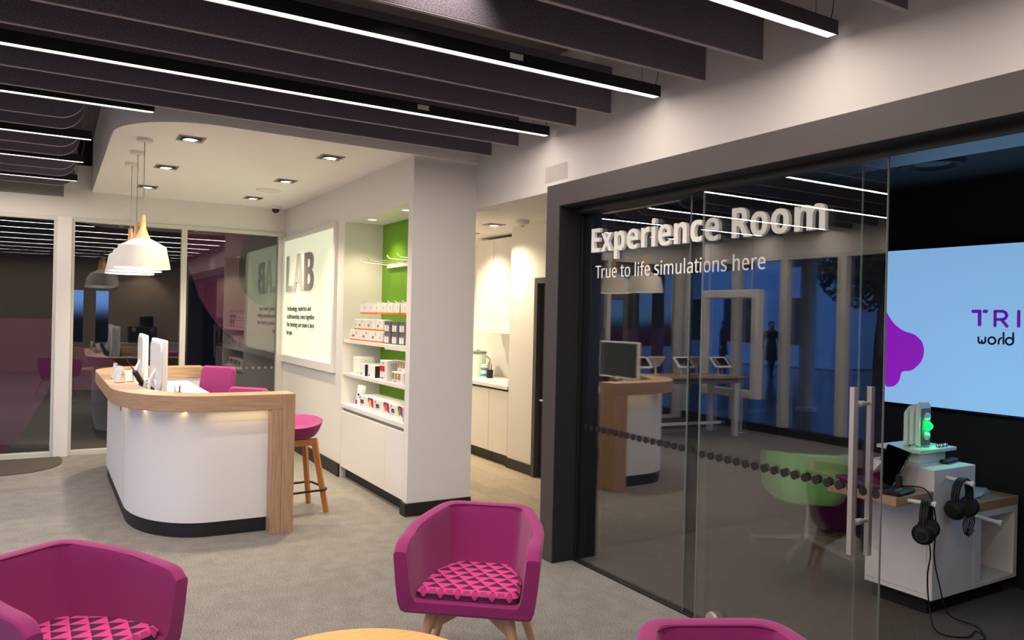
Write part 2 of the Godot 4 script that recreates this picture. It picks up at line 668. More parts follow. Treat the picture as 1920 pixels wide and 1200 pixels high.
	var posts = [-9.62, -8.43, -7.51, -6.55, -5.2, -3.9, -2.6, -1.3, -0.5]
	for k in posts.size() - 1:
		var n = thing("window_%d" % (k + 4), "street window on the left side of the shop, %s from the back corner" % ORD[k], "window", Vector3.ZERO, 0, "", "structure")
		var fr = mb()
		var z0: float = posts[k]
		var z1: float = posts[k + 1]
		bb(fr, -3.2, -3.1, 0.12, 2.62, z0, z0 + 0.07)
		bb(fr, -3.2, -3.1, 0.12, 2.62, z1 - 0.07, z1)
		bb(fr, -3.2, -3.1, 2.56, 2.62, z0 + 0.07, z1 - 0.07)
		build(fr, "frame", M.aluminium, n)
		build(B(-3.2, -3.08, 0.0, 0.12, z0, z1), "sill", M.kick, n)
		pane(n, -3.156, -3.146, 0.12, 2.56, z0 + 0.07, z1 - 0.07)
	# wall behind the camera, with narrow windows to a lawn
	var wq = mb()
	var cuts = [-3.3, -2.2, -1.6, 0.35, 0.62, 0.9, 1.2, 3.3]
	for k in range(0, 8, 2):
		bb(wq, cuts[k], cuts[k + 1], 0, 3.6, 3.2, 3.36, 0)
	for k in range(1, 7, 2):
		bb(wq, cuts[k], cuts[k + 1], 0, 0.75, 3.2, 3.36, 0)
		bb(wq, cuts[k], cuts[k + 1], 2.1, 3.6, 3.2, 3.36, 0)
	struct(wq, "wall_front", M.beige, "beige wall behind the viewpoint with narrow windows", "wall")
	# entrance mat
	var mp = [Vector2(-3.0, -9.62), Vector2(0.06, -9.62), Vector2(0.09, -9.52), Vector2(0.09, -9.35)]
	for k in range(1, 10):
		var a = PI / 2 * k / 9.0
		mp.append(Vector2(-0.4 + 0.49 * cos(a), -9.3 + 0.55 * sin(a)))
	mp.append(Vector2(-3.0, -8.6))
	tag(build(slab(mb(), mp, 0.0, 0.008), "floor_mat", M.mat_fibre), "dark grey mat with a rounded corner at the leftmost window", "mat")

func ceiling_things():
	var zs = [-5.298, -4.89, -4.155, -3.78, -2.975, -2.59, -1.85, -1.47, -0.7, -0.32, 0.45, 0.83, 1.6, 1.98, 2.75]
	for k in zs.size():
		var z: float = zs[k]
		var p = V2([-3.05, 2.912, 2.948, 2.912, 2.948, 3.2, -3.05, 3.2])
		var st = prism(mb(), p, z - 0.024, z, Transform3D.IDENTITY, 0.002)
		var o = build(st, "ceiling_baffle", M.felt)
		build(prism(mb(), V2([-3.05, 2.9085, 2.9515, 2.9085, 2.9515, 3.2, 2.9482, 3.2, 2.9482, 2.9118, -3.05, 2.9118]), z - 0.0235, z - 0.0005), "lit_cut_edge", M.lit_felt_edge, o, "paler cut edge with floor bounce light in its colour")
		if z < -1.6:
			tag(o, "long dark felt ceiling baffle, %s in front of the white bulkhead" % ORD[k], "baffle", "dark felt baffles across the shop ceiling")
		else:
			tag(o, "dark felt ceiling baffle overhead or behind the viewpoint, %s one nearer than the picture shows" % ORD[k - 6], "baffle", "baffles behind the viewpoint")
	var ls = [-6.0, -6.37, -7.08, -7.49, -8.24, -8.66, -9.33]
	for k in ls.size():
		var z: float = ls[k]
		var p = PackedVector2Array([Vector2(-3.05, 3.2), Vector2(-3.05, 2.91)])
		var r = 0.16
		for s in 9:
			var a = PI / 2 * s / 8.0
			p.append(Vector2(0.15 - r + r * sin(a), 2.91 + r - r * cos(a)))
		p.append(Vector2(0.15, 3.2))
		var o = build(prism(mb(), p, z - 0.024, z, Transform3D.IDENTITY, 0.002), "ceiling_baffle", M.felt)
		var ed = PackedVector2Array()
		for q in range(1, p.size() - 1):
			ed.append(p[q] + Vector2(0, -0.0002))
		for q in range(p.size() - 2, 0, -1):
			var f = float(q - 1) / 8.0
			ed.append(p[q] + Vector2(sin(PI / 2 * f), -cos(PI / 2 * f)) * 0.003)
		build(prism(mb(), ed, z - 0.0235, z - 0.0005), "lit_cut_edge", M.lit_felt_edge, o, "paler cut edge with floor bounce light in its colour")
		tag(o, "short dark felt baffle with a rounded end, %s behind the front edge of the bulkhead" % ORD[k], "baffle", "short round ended baffles at the left")
	# linear lamps between them
	var lamps = [[-2.23, 2.99, "bright linear ceiling lamp nearest the viewer, at the top right"], [-3.4, 2.99, "bright linear ceiling lamp in the middle, ending above the black portal"], [-4.56, 2.99, "bright linear ceiling lamp furthest back of the three that reach the white wall"], [-5.56, 0.536, "linear ceiling lamp ending just in front of the bulkhead corner"], [-6.755, 0.217, "short linear lamp left of the bulkhead, first one beyond its front edge"], [-7.838, 0.193, "short linear lamp left of the bulkhead, second one beyond its front edge"], [-9.034, 0.169, "short linear lamp left of the bulkhead, nearest the back wall"]]
	for q in 4:
		lamps.append([[-1.06, 0.1, 1.25, 2.4][q], 2.99, "linear ceiling lamp overhead or behind the viewpoint, %s one nearer than the picture shows" % ORD[q]])
	for l in lamps:
		var z: float = l[0]
		var x1: float = l[1]
		var x0 = -3.0
		var t = thing("linear_lamp", l[2], "ceiling lamp", Vector3((x0 + x1) / 2, 2.925, z), 0, "linear lamps between the baffles")
		var h = (x1 - x0) / 2
		var hs = mb()
		bb(hs, -h, h, 0.012, 0.065, -0.029, 0.029)
		bb(hs, -h, h, 0.0, 0.012, -0.029, -0.0255, 0)
		bb(hs, -h, h, 0.0, 0.012, 0.0255, 0.029, 0)
		build(hs, "housing", M.charcoal if z > -3 and z < -2 else M.kick, t)
		build(B(-h + 0.004, h - 0.004, 0.003, 0.011, -0.025, 0.025, 0), "diffuser", M.strip_glow, t)
		for x in [-h + 0.3, 0.0, h - 0.12]:
			build(tube(mb(), [Vector3(x, 0.07, 0), Vector3(x, 0.575, 0)], 0.0018, 5), "suspension_wire", M.grey, t)
		build(tube(mb(), curve([Vector3(h - 0.02, 0.07, 0), Vector3(h + 0.0, 0.15, 0.0), Vector3(h - 0.01, 0.35, 0), Vector3(h - 0.03, 0.575, 0)], 5), 0.003, 5), "power_lead", M.grey, t)
		if absf(z + 3.4) < 0.1 or absf(z + 4.56) < 0.1:
			build(B(h - 1.02, h - 0.94, 0.025, 0.057, 0.0292, 0.031), "rating_label", M.white_paint, t)
		var cut = 0.21 if x1 > 2.0 else 0.02       # emitter stops short of the wall, to soften the scallop there
		area(t, Vector3(-cut / 2, 0.002, 0), Vector2(2 * h - 0.02 - cut, 0.048), STRIP_E * h / 3.0 * (1.0 if z < -1.5 else (1.0 if z < -0.5 else 0.5)), STRIP_C)
	var cs = thing("added_spot", "added unseen spotlight between two felt baffles, brightening a patch of felt", "spotlight", Vector3(1.35, 3.5, -2.79))  # unseen spot added to put a bright patch on the felt
	build(lathe(mb(), V2([0, -0.09, 0.035, -0.09, 0.04, -0.08, 0.04, 0.0])), "can", M.kick, cs)
	spot(cs, Vector3(0.0, -0.11, 0.0), 1.6, Color(1, 0.93, 0.85), 34.0, Vector3(0.05, -1.0, -0.38), 0.03, 0.9)
	# square downlights in the bulkhead
	var dn = [[0.851, -6.182, "black square downlight nearest the rounded bulkhead corner"], [1.928, -6.197, "black square downlight nearest the white pillar"], [0.836, -7.533, "middle black square downlight of the left row, above the hanging lamps"], [1.913, -7.565, "middle black square downlight of the right row"], [0.808, -8.862, "black square downlight of the left row, nearest the windows"], [1.898, -8.927, "black square downlight of the right row, nearest the windows"]]
	for d in dn:
		downlight(Vector3(d[0], 2.917, d[1]), d[2], 3.8)
	# speaker grille and camera dome
	var sp = thing("ceiling_speaker", "flat round white speaker grille in the bulkhead", "speaker", Vector3(1.91, 2.917, -8.275))
	build(lathe(mb(), V2([0, -0.012, 0.10, -0.012, 0.125, -0.008, 0.13, 0.0])), "grille", M.wall, sp)
	var cm = thing("security_camera", "small dark dome camera on the bulkhead above the lit sign", "camera", Vector3(2.275, 2.917, -9.455))
	build(lathe(mb(), V2([0, -0.035, 0.06, -0.035, 0.068, -0.025, 0.068, 0.0])), "base", M.white_paint, cm)
	build(lathe(mb(), V2([0, -0.085, 0.02, -0.082, 0.04, -0.065, 0.047, -0.036])), "dome", M.black_gloss, cm)

func downlight(at, label, en, group = "square downlights of the bulkhead", tilt = Vector3.DOWN, cone = 48.0):
	var t = thing("downlight", label, "downlight", at, 0, group)
	var f = mb()
	for s in [-1, 1]:
		bb(f, s * 0.085 - 0.01, s * 0.085 + 0.01, -0.006, 0.0, -0.095, 0.095, 0.001)
		bb(f, -0.075, 0.075, -0.006, 0.0, s * 0.085 - 0.01, s * 0.085 + 0.01, 0.001)
	build(f, "frame", M.grey, t)
	build(B(-0.078, 0.078, -0.0025, -0.0005, -0.078, 0.078, 0), "recess", M.black, t)
	build(lathe(mb(), V2([0.062, -0.003, 0.066, -0.012, 0.058, -0.014, 0.05, -0.006])), "reflector_ring", M.chrome, t)
	build(lathe(mb(), V2([0, -0.014, 0.035, -0.013, 0.05, -0.006, 0.0, -0.0055]), 20), "bulb", M.lamp_glow, t)
	spot(t, Vector3(0, -0.03, 0), en, Color(1.0, 0.91, 0.77), cone, tilt, 0.05, 0.9)
	return t

# ------------------------------------------------------------------ display wall
func display_wall():
	var wm = mb()
	bb(wm, 2.46, 3.036, 0.0, 2.917, -9.68, -7.39, 0)
	bb(wm, 2.46, 3.036, 2.54, 2.917, -7.39, -5.79, 0)
	bb(wm, 2.46, 3.036, 0.0, 2.917, -5.79, -5.70, 0)
	bb(wm, 2.875, 3.036, 0.0, 2.54, -7.39, -5.79, 0)
	struct(wm, "wall_display", M.white_paint, "white wall and end pillar that hold the lit sign and the shelves", "wall")
	var k1 = mb()
	bb(k1, 2.44, 2.46, 0, 0.13, -9.66, -7.39)
	struct(k1, "baseboard_sign", M.kick, "dark skirting below the lit sign", "baseboard")
	var k2 = mb()
	bb(k2, 2.44, 3.04, 0, 0.105, -5.70, -5.685)
	bb(k2, 2.44, 2.46, 0, 0.105, -5.80, -5.70)
	struct(k2, "baseboard_pillar", M.kick, "dark skirting round the foot of the white pillar", "baseboard")
	# shelving unit
	var u = thing("shelving_unit", "white built-in shelving unit with a lime green back panel", "shelving", Vector3(2.66, 0, -6.59))
	var o = Vector3(2.66, 0, -6.59)
	var gp = build(B(2.862 - o.x, 2.872 - o.x, 0.74, 2.535, -0.797, 0.797), "back_panel", M.green_panel, u, "lime green back panel")
	build(B(2.858 - o.x, 2.862 - o.x, 1.4, 2.13, -0.02, -0.012, 0), "joint", M.green_panel, gp)
	build(B(2.465 - o.x, 2.872 - o.x, 0.695, 0.735, -0.797, 0.797), "counter_shelf", M.laminate, u)
	build(B(2.475 - o.x, 2.862 - o.x, 1.015, 1.045, -0.797, 0.797), "shelf", M.laminate, u)
	build(B(2.475 - o.x, 2.862 - o.x, 1.345, 1.37, -0.797, 0.30), "shelf", M.laminate, u)
	build(B(2.475 - o.x, 2.862 - o.x, 1.325, 1.37, 0.30, 0.797), "shelf", M.laminate, u)
	for q in [[-0.797, 0.385], [0.39, 0.797]]:
		build(B(2.462 - o.x, 2.482 - o.x, 0.11, 0.665, q[0], q[1]), "door", M.laminate, u)
	build(B(2.485 - o.x, 2.872 - o.x, 0.11, 0.69, -0.797, 0.797), "carcass", M.grey, u)
	build(B(2.52 - o.x, 2.872 - o.x, 0.0, 0.108, -0.797, 0.797), "plinth", M.kick, u)
	var rl = build(B(2.835 - o.x, 2.86 - o.x, 2.09, 2.13, -0.60, 0.797), "hook_rail", M.white_paint, u)
	for k in 6:
		var z: float = -0.55 + 0.24 * k
		build(tube(mb(), curve([Vector3(0.175, 2.12, z), Vector3(0.05, 2.125, z), Vector3(-0.10, 2.13, z), Vector3(-0.13, 2.16, z)], 4), 0.005, 6), "hook", M.white_paint, rl)
	var rl2 = build(B(2.835 - o.x, 2.86 - o.x, 1.715, 1.735, -0.60, 0.797), "hook_rail", M.white_paint, u)
	for k in 7:
		var z: float = -0.40 + 0.165 * k
		build(tube(mb(), curve([Vector3(0.175, 1.725, z), Vector3(0.05, 1.725, z), Vector3(-0.12, 1.73, z), Vector3(-0.15, 1.75, z)], 4), 0.005, 6), "hook", M.white_paint, rl2)
	# two round downlights in the niche
	for q in [[-6.995, "round niche downlight further from the pillar"], [-6.161, "round niche downlight beside the pillar"]]:
		var t = thing("niche_downlight", q[1], "downlight", Vector3(2.60, 2.54, q[0]), 0, "round downlights in the shelf niche")
		build(lathe(mb(), V2([0.046, -0.004, 0.055, -0.005, 0.058, 0.0])), "ring", M.white_paint, t)
		build(lathe(mb(), V2([0.0, -0.006, 0.03, -0.005, 0.046, -0.001]), 20), "lens", M.lamp_glow, t)
		spot(t, Vector3(0, -0.02, 0), 0.75, Color(1.0, 0.9, 0.74), 60, Vector3.DOWN, 0.04, 0.7)
	# light strips under the shelves
	for y in [1.343, 1.013]:
		var t = thing("shelf_light", "slim light strip under the %s shelf of the display" % ("upper" if y > 1.2 else "lower"), "light strip", Vector3(2.50, y, -6.59), 0, "light strips under the shelves")
		build(B(-0.006, 0.006, -0.004, 0.0, -0.78, 0.28 if y > 1.2 else 0.78, 0), "diffuser", M.warm_glow, t)
		area(t, Vector3(0, -0.006, -0.1), Vector2(0.012, 1.2), 0.19, Color(1, 0.93, 0.78))
	# lit sign
	var s = thing("light_box_sign", "white framed lit sign with the grey letters LAB and a paragraph", "sign", Vector3(2.46, 1.79, -8.65))
	var fr = mb()
	bb(fr, -0.035, 0.0, 0.72, 0.77, -1.03, 1.06)
	bb(fr, -0.035, 0.0, -0.77, -0.68, -1.03, 1.06)
	bb(fr, -0.035, 0.0, -0.68, 0.72, -1.03, -1.0)
	bb(fr, -0.035, 0.0, -0.68, 0.72, 1.0, 1.06)
	build(fr, "frame", M.white_paint, s)
	build(B(-0.012, -0.002, -0.68, 0.72, -1.0, 1.0, 0), "lit_panel", M.lightbox, s)
	for q in [["L", 0.30, -0.86, M.print_pale], ["A", 0.40, -0.53, M.print_pale], ["B", 0.36, -0.08, M.print_grey]]:
		letters("letter", q[0], q[1], 0.43, 0.012, q[3], s, Transform3D(FACE_LEFT, Vector3(-0.02, 0.085, q[2])), true)
	var lines = [["Technology, expertise and", 1.02, -0.14], ["craftsmanship come together.", 1.18, -0.235], ["Our hearing care team is here", 1.16, -0.33], ["for you.", 0.26, -0.43]]
	for l in lines:
		letters("lettering", l[0], l[1], 0.052, 0.003, M.print_dark, s, Transform3D(FACE_LEFT, Vector3(-0.0145, l[2], -0.83)))
	area(s, Vector3(-0.05, 0.02, 0), Vector2(1.9, 1.35), 0.4, Color(0.93, 1.0, 0.82), Vector3.LEFT)
	products()

func carton(called, label, category, group, c: Vector3, s: Vector3, m, bands = []) -> Node3D:
	# c: middle of the base; bands: [y0, y1, z0, z1, material] on the face towards the shop, and on the near end as [.., "end"]
	var t = thing(called, label, category, c, 0, group)
	build(box(mb(), Vector3(0, s.y / 2, 0), s, 0.004), "carton", m, t)
	for b in bands:
		if b.size() > 5:
			build(B(b[2] * s.x / 2, b[3] * s.x / 2, b[0] * s.y, b[1] * s.y, s.z / 2, s.z / 2 + 0.0015, 0), "printed_label", b[4], t)
		else:
			build(B(-s.x / 2 - 0.0015, -s.x / 2, b[0] * s.y, b[1] * s.y, b[2] * s.z / 2, b[3] * s.z / 2, 0), "printed_label", b[4], t)
	return t

func products():
	var W = M.laminate
	var og = [[0.02, 0.16, -0.98, 0.98, M.orange], [0.02, 0.16, -0.98, 0.98, M.orange, 1], [0.62, 0.86, 0.15, 0.30, M.print_grey], [0.35, 0.55, -0.6, -0.1, M.grey]]
	var low = [[-7.30, -7.00], [-6.99, -6.74], [-6.735, -6.51], [-6.505, -6.435]]
	for k in 4:
		carton("product_box", "white and orange box in the bottom row of the top shelf, %s from the left" % ORD[k], "box", "white and orange boxes on the top shelf", Vector3(2.56, 1.37, (low[k][0] + low[k][1]) / 2), Vector3(0.11, 0.105, low[k][1] - low[k][0]), W, og)
	var hi = [[-7.20, -7.12], [-7.115, -6.925], [-6.865, -6.685], [-6.61, -6.465]]
	for k in 4:
		carton("product_box", "white and orange box stacked on the top row, %s from the left" % ORD[k], "box", "white and orange boxes on the top shelf", Vector3(2.56, 1.4755, (hi[k][0] + hi[k][1]) / 2), Vector3(0.09, 0.105, hi[k][1] - hi[k][0]), W, og)
	var gb = [[0.10, 0.72, -0.85, -0.25, W], [0.10, 0.72, -0.10, 0.45, W], [0.62, 0.72, -0.7, -0.35, M.orange], [0.62, 0.72, 0.0, 0.35, M.orange]]
	for r in 2:
		for k in 3:
			var z0: float = [-6.42, -6.245, -6.08][k]
			carton("grey_box", "grey box with white labels, %s row, %s from the left" % [["lower", "upper"][r], ORD[k]], "box", "grey boxes beside the orange ones", Vector3(2.60, 1.37 + 0.1005 * r, z0 + 0.07), Vector3(0.16, 0.10, 0.145), M.carton_grey, gb)
	# blister packs on the hooks
	for k in 7:
		for d in 2:
			var z: float = -6.99 + 0.165 * k
			var t = thing("hanging_pack", "white and orange pack on the %s hook from the left, %s of two" % [ORD[k], ["front", "back"][d]], "pack", Vector3(2.535 + 0.055 * d, 1.715, z), 0.25 - 0.06 * k, "white and orange packs on the hooks")
			var pk = mb()
			bb(pk, -0.006, 0.006, -0.085, 0.005, -0.055, 0.055, 0.003)
			build(pk, "card", W, t)
			build(B(-0.0075, 0.0075, -0.085, -0.068, -0.055, 0.055, 0.001), "printed_band", M.orange, t)
			build(B(-0.007, -0.006, -0.04, -0.015, 0.01, 0.02, 0), "printed_label", M.print_grey, t)
	# middle shelf
	carton("product_box", "tall plain white box at the left end of the middle shelf", "box", "", Vector3(2.61, 1.045, -7.17), Vector3(0.16, 0.165, 0.17), W, [[0.04, 0.1, 0.5, 0.7, M.print_dark]])
	carton("product_box", "white box with a black edge, left of the black ended one", "box", "", Vector3(2.62, 1.045, -6.92), Vector3(0.22, 0.112, 0.15), W, [[0.08, 0.22, -0.7, -0.4, M.print_dark], [0.0, 1.0, 0.75, 1.0, M.navy], [0.0, 1.0, -1.0, -0.55, M.navy, 1]])
	carton("product_box", "white box with a wide black end on the middle shelf", "box", "", Vector3(2.63, 1.045, -6.70), Vector3(0.24, 0.112, 0.18), W, [[0.08, 0.22, -0.7, -0.4, M.print_dark], [0.02, 0.98, -0.98, 0.98, M.navy, 1]])
	var tb = carton("product_box", "white box with a red square on the middle shelf", "box", "", Vector3(2.58, 1.045, -6.36), Vector3(0.17, 0.178, 0.17), W, [[0.45, 0.72, -0.9, 0.35, M.red], [0.80, 0.9, -0.25, 0.05, M.blue_print], [0.1, 0.14, -0.7, 0.1, M.print_dark]])
	for k in 8:
		build(B(-0.05, 0.07, 0.02 + 0.018 * k, 0.026 + 0.018 * k, 0.085, 0.087, 0), "rib", M.grey, tb)
	carton("product_box", "narrow white box with a red strip behind the gold striped ones", "box", "", Vector3(2.72, 1.045, -6.215), Vector3(0.16, 0.185, 0.07), W, [[0.5, 0.72, -0.5, 0.9, M.red]])
	var gd = [[0.35, 0.9, -0.9, -0.55, M.gold], [0.35, 0.9, -0.4, -0.05, M.gold], [0.35, 0.9, 0.1, 0.45, M.gold], [0.1, 0.2, -0.6, -0.3, M.grey]]
	carton("product_box", "lower white box with gold stripes at the right end of the middle shelf", "box", "gold striped boxes", Vector3(2.56, 1.045, -6.02), Vector3(0.14, 0.098, 0.26), W, gd)
	carton("product_box", "upper white box with gold stripes at the right end of the middle shelf", "box", "gold striped boxes", Vector3(2.58, 1.1435, -5.99), Vector3(0.12, 0.098, 0.22), W, gd)
	# counter shelf
	var lf = thing("leaflet_holder", "slim upright white leaflet leaning at the left of the lowest shelf", "leaflet", Vector3(2.56, 0.735, -7.10), 0)
	build(box(mb(), Vector3(0.0, 0.10, 0), Vector3(0.04, 0.20, 0.13), 0.003, Basis(Vector3(0, 0, 1), -0.12)), "card", W, lf)
	build(B(-0.035, -0.032, 0.02, 0.06, -0.055, -0.015, 0), "printed_label", M.magenta_print, lf)
	build(B(-0.02, -0.018, 0.10, 0.12, -0.04, 0.03, 0), "printed_label", M.print_dark, lf)
	var c3 = [M.yellow_print, M.orange, M.green_panel]
	var bz = [[-6.98, -6.60], [-6.57, -6.22], [-6.19, -5.92]]
	for k in 3:
		var z0: float = bz[k][0]
		var z1: float = bz[k][1]
		var t = carton("product_box", "white and magenta box with a %s drop on the lowest shelf" % ["yellow", "orange", "green"][k], "box", "white and magenta boxes on the lowest shelf", Vector3(2.60, 0.735, (z0 + z1) / 2), Vector3(0.20, 0.125, z1 - z0), W, [[0.55, 0.68, -0.8, -0.35, M.print_dark], [0.42, 0.52, -0.8, -0.3, M.print_dark], [0.28, 0.33, -0.8, -0.5, M.print_grey], [0.74, 0.9, -0.93, -0.82, M.magenta_print]])
		var h = z1 - z0
		var xf = Transform3D(FACE_LEFT, Vector3(-0.1005, 0, 0))
		build(prism(mb(), soften(V2([h * 0.12, 0.124, h * 0.5, 0.124, h * 0.5, 0.03, h * 0.40, 0.05, h * 0.30, 0.085, h * 0.14, 0.07]), 0.03, 4, true), 0, 0.001, xf), "printed_petal", M.magenta_print, t)
		build(prism(mb(), rrect(h * 0.16, 0.06, h * 0.07, 5, Vector2(h * 0.28, 0.075)), 0.001, 0.002, xf), "printed_drop", c3[k], t)
	carton("business_cards", "small stack of cards at the right end of the lowest shelf", "cards", "", Vector3(2.52, 0.735, -6.02), Vector3(0.06, 0.012, 0.09), W)

# ------------------------------------------------------------------ kitchen behind the opening
func kitchen():
	var fl = struct(B(3.04, 5.0, -0.1, -0.004, -10.0, -4.45, 0), "floor_kitchen", M.plank_0, "pale timber plank floor of the kitchen passage", "floor")
	var rng = RandomNumberGenerator.new()
	rng.seed = 5
	for r in 7:
		var x0: float = 3.04 + 0.18 * r
		var z: float = -9.2 + rng.randf() * 0.8
		while z < -4.5:
			var z1 = minf(z + 1.22, -4.46)
			build(B(x0 + 0.001, minf(x0 + 0.179, 4.24), -0.004, 0.0, z + 0.001, z1 - 0.001, 0.0008), "plank", M["plank_%d" % rng.randi_range(0, 2)], fl)
			z += 1.22
	var w = mb()
	bb(w, 4.86, 5.0, 0, 2.7, -10, -7.1, 0)
	bb(w, 4.24, 5.0, 0, 2.7, -7.125, -6.60, 0)
	bb(w, 4.24, 4.36, 2.04, 2.7, -6.60, -5.45, 0)
	bb(w, 4.24, 4.36, 0, 2.7, -5.45, -4.35, 0)
	bb(w, 3.0, 5.0, 0, 2.7, -10.1, -9.68, 0)
	bb(w, 3.2, 5.4, 0, 2.7, -4.47, -4.36, 0)
	struct(w, "wall_kitchen", M.white_paint, "cream white walls of the kitchen passage", "wall")
	struct(B(3.036, 5.0, 2.6, 2.72, -10.0, -4.36, 0), "ceiling", M.wall, "low white ceiling of the kitchen passage", "ceiling")
	struct(B(4.225, 4.24, 0, 0.11, -7.125, -6.62), "baseboard_kitchen", M.kick, "dark skirting beside the kitchen cabinets", "baseboard")
	# door
	var d = thing("door_1", "dark grey door in the kitchen passage", "door", Vector3(4.24, 0, -6.0), 0, "", "structure")
	var f = mb()
	bb(f, -0.03, 0.1, 0, 2.04, -0.60, -0.54)
	bb(f, -0.03, 0.1, 0, 2.04, 0.49, 0.55)
	bb(f, -0.03, 0.1, 1.98, 2.04, -0.54, 0.49)
	build(f, "frame", M.charcoal, d)
	build(B(0.02, 0.06, 0.01, 1.98, -0.535, 0.485), "leaf", M.kick, d)
	build(bar(bar(mb(), Vector3(0.02, 0.80, -0.45), Vector3(-0.02, 0.80, -0.45), 0.02, 0.02), Vector3(-0.02, 0.80, -0.46), Vector3(-0.02, 0.80, -0.33), 0.015, 0.02), "handle", M.steel, d)
	# cabinets
	for k in 3:
		var z1: float = -7.13 - 0.425 * k
		var c = thing("base_cabinet", "white kitchen base cabinet, %s from the cream wall" % ORD[k], "cabinet", Vector3(4.54, 0, z1 - 0.21), 0, "kitchen base cabinets")
		build(B(-0.28, 0.3, 0.12, 0.82, -0.209, 0.209), "body", M.grey, c)
		build(B(-0.30, -0.281, 0.12, 0.815, -0.2085, 0.2085), "door", M.laminate, c)
		build(B(-0.25, 0.3, 0, 0.118, -0.209, 0.209), "plinth", M.kick, c)
		var u = thing("wall_cabinet", "white kitchen wall cabinet, %s from the cream wall" % ORD[k], "cabinet", Vector3(4.68, 1.435, z1 - 0.21), 0, "kitchen wall cabinets")
		build(B(-0.16, 0.178, 0.0, 1.13, -0.209, 0.209), "body", M.laminate, u)
		build(B(-0.18, -0.161, 0.002, 1.13, -0.2085, 0.2085), "door", M.laminate, u)
	var b = thing("kitchen_benchtop", "white kitchen benchtop with an upstand at its end", "benchtop", Vector3(4.54, 0.84, -8.3))
	build(B(-0.32, 0.318, 0, 0.04, -1.3, 1.172), "top", M.laminate, b)
	build(B(-0.30, 0.318, 0.04, 0.10, 1.155, 1.172), "upstand", M.laminate, b)
	struct(B(4.852, 4.86, 0.881, 1.43, -9.6, -7.13, 0), "trim_1", M.white_paint, "pale glass splashback behind the kitchen bench", "splashback")
	# things on the bench
	var k = thing("coffee_press", "clear kitchen jug with a lid, half hidden by the pillar", "jug", Vector3(4.60, 0.88, -8.50))
	build(lathe(mb(), V2([0, 0, 0.09, 0, 0.10, 0.02, 0.105, 0.26, 0.10, 0.29, 0.0, 0.29])), "body", M.frost, k)
	build(lathe(mb(), V2([0, 0.291, 0.11, 0.291, 0.112, 0.31, 0.02, 0.325, 0, 0.34])), "lid", M.grey, k)
	build(tube(mb(), curve([Vector3(0.09, 0.26, 0.03), Vector3(0.12, 0.2, 0.1), Vector3(0.1, 0.06, 0.05)], 6), 0.012, 6), "handle", M.plastic_white, k)
	var t = thing("wipes_tub", "white round tub with blue bands on the kitchen bench", "tub", Vector3(4.6, 0.88, -8.31))
	build(lathe(mb(), V2([0, 0, 0.05, 0, 0.052, 0.008, 0.052, 0.125, 0.048, 0.13, 0.0, 0.13])), "body", M.plastic_white, t)
	build(lathe(mb(), V2([0, 0.131, 0.045, 0.131, 0.045, 0.155, 0.03, 0.162, 0, 0.163])), "lid", M.plastic_white, t)
	build(lathe(mb(), V2([0.0525, 0.015, 0.0528, 0.015, 0.0528, 0.045, 0.0525, 0.045])), "printed_band", M.blue_print, t)
	build(lathe(mb(), V2([0.0525, 0.09, 0.0528, 0.09, 0.0528, 0.12, 0.0525, 0.12])), "printed_band", M.blue_print, t)
	var c = thing("brush_cup", "black cup of brushes on the kitchen bench", "cup", Vector3(4.6, 0.88, -8.185))
	build(lathe(mb(), V2([0, 0, 0.038, 0, 0.042, 0.1, 0.038, 0.1, 0.035, 0.01, 0, 0.01])), "cup", M.black, c)
	for q in 4:
		var a = 1.6 * q
		var p0 = Vector3(0.015 * cos(a), 0.015, 0.015 * sin(a))
		build(tube(mb(), [p0, p0 * 1.8 + Vector3(0, 0.14 + 0.012 * q, 0)], 0.005, 6), "brush", M.gold if q % 2 == 0 else M.grey, c)
	downlight(Vector3(3.93, 2.6, -6.98), "black square downlight in the kitchen ceiling, nearer the shop", 2.6, "kitchen downlights", Vector3(-0.15, -1, 0), 74.0)
	downlight(Vector3(4.12, 2.6, -7.90), "black square downlight in the kitchen ceiling, over the cabinets", 2.3, "kitchen downlights", Vector3(0, -1, 0), 66.0)
	downlight(Vector3(3.62, 2.6, -9.00), "added black square downlight filling the kitchen passage with light, hidden behind the pillar", 4.5, "kitchen downlights", Vector3(0, -1, 0), 76.0)  # out-of-view downlight added as fill for the passage
	var sd = thing("smoke_detector", "small white round smoke detector on the kitchen ceiling", "detector", Vector3(3.98, 2.6, -6.484))
	build(lathe(mb(), V2([0, -0.06, 0.03, -0.058, 0.036, -0.045, 0.06, -0.04, 0.068, -0.02, 0.068, 0.0])), "body", M.plastic_white, sd)
	build(lathe(mb(), V2([0.0, -0.064, 0.012, -0.063, 0.015, -0.059])), "sensor", M.black, sd)

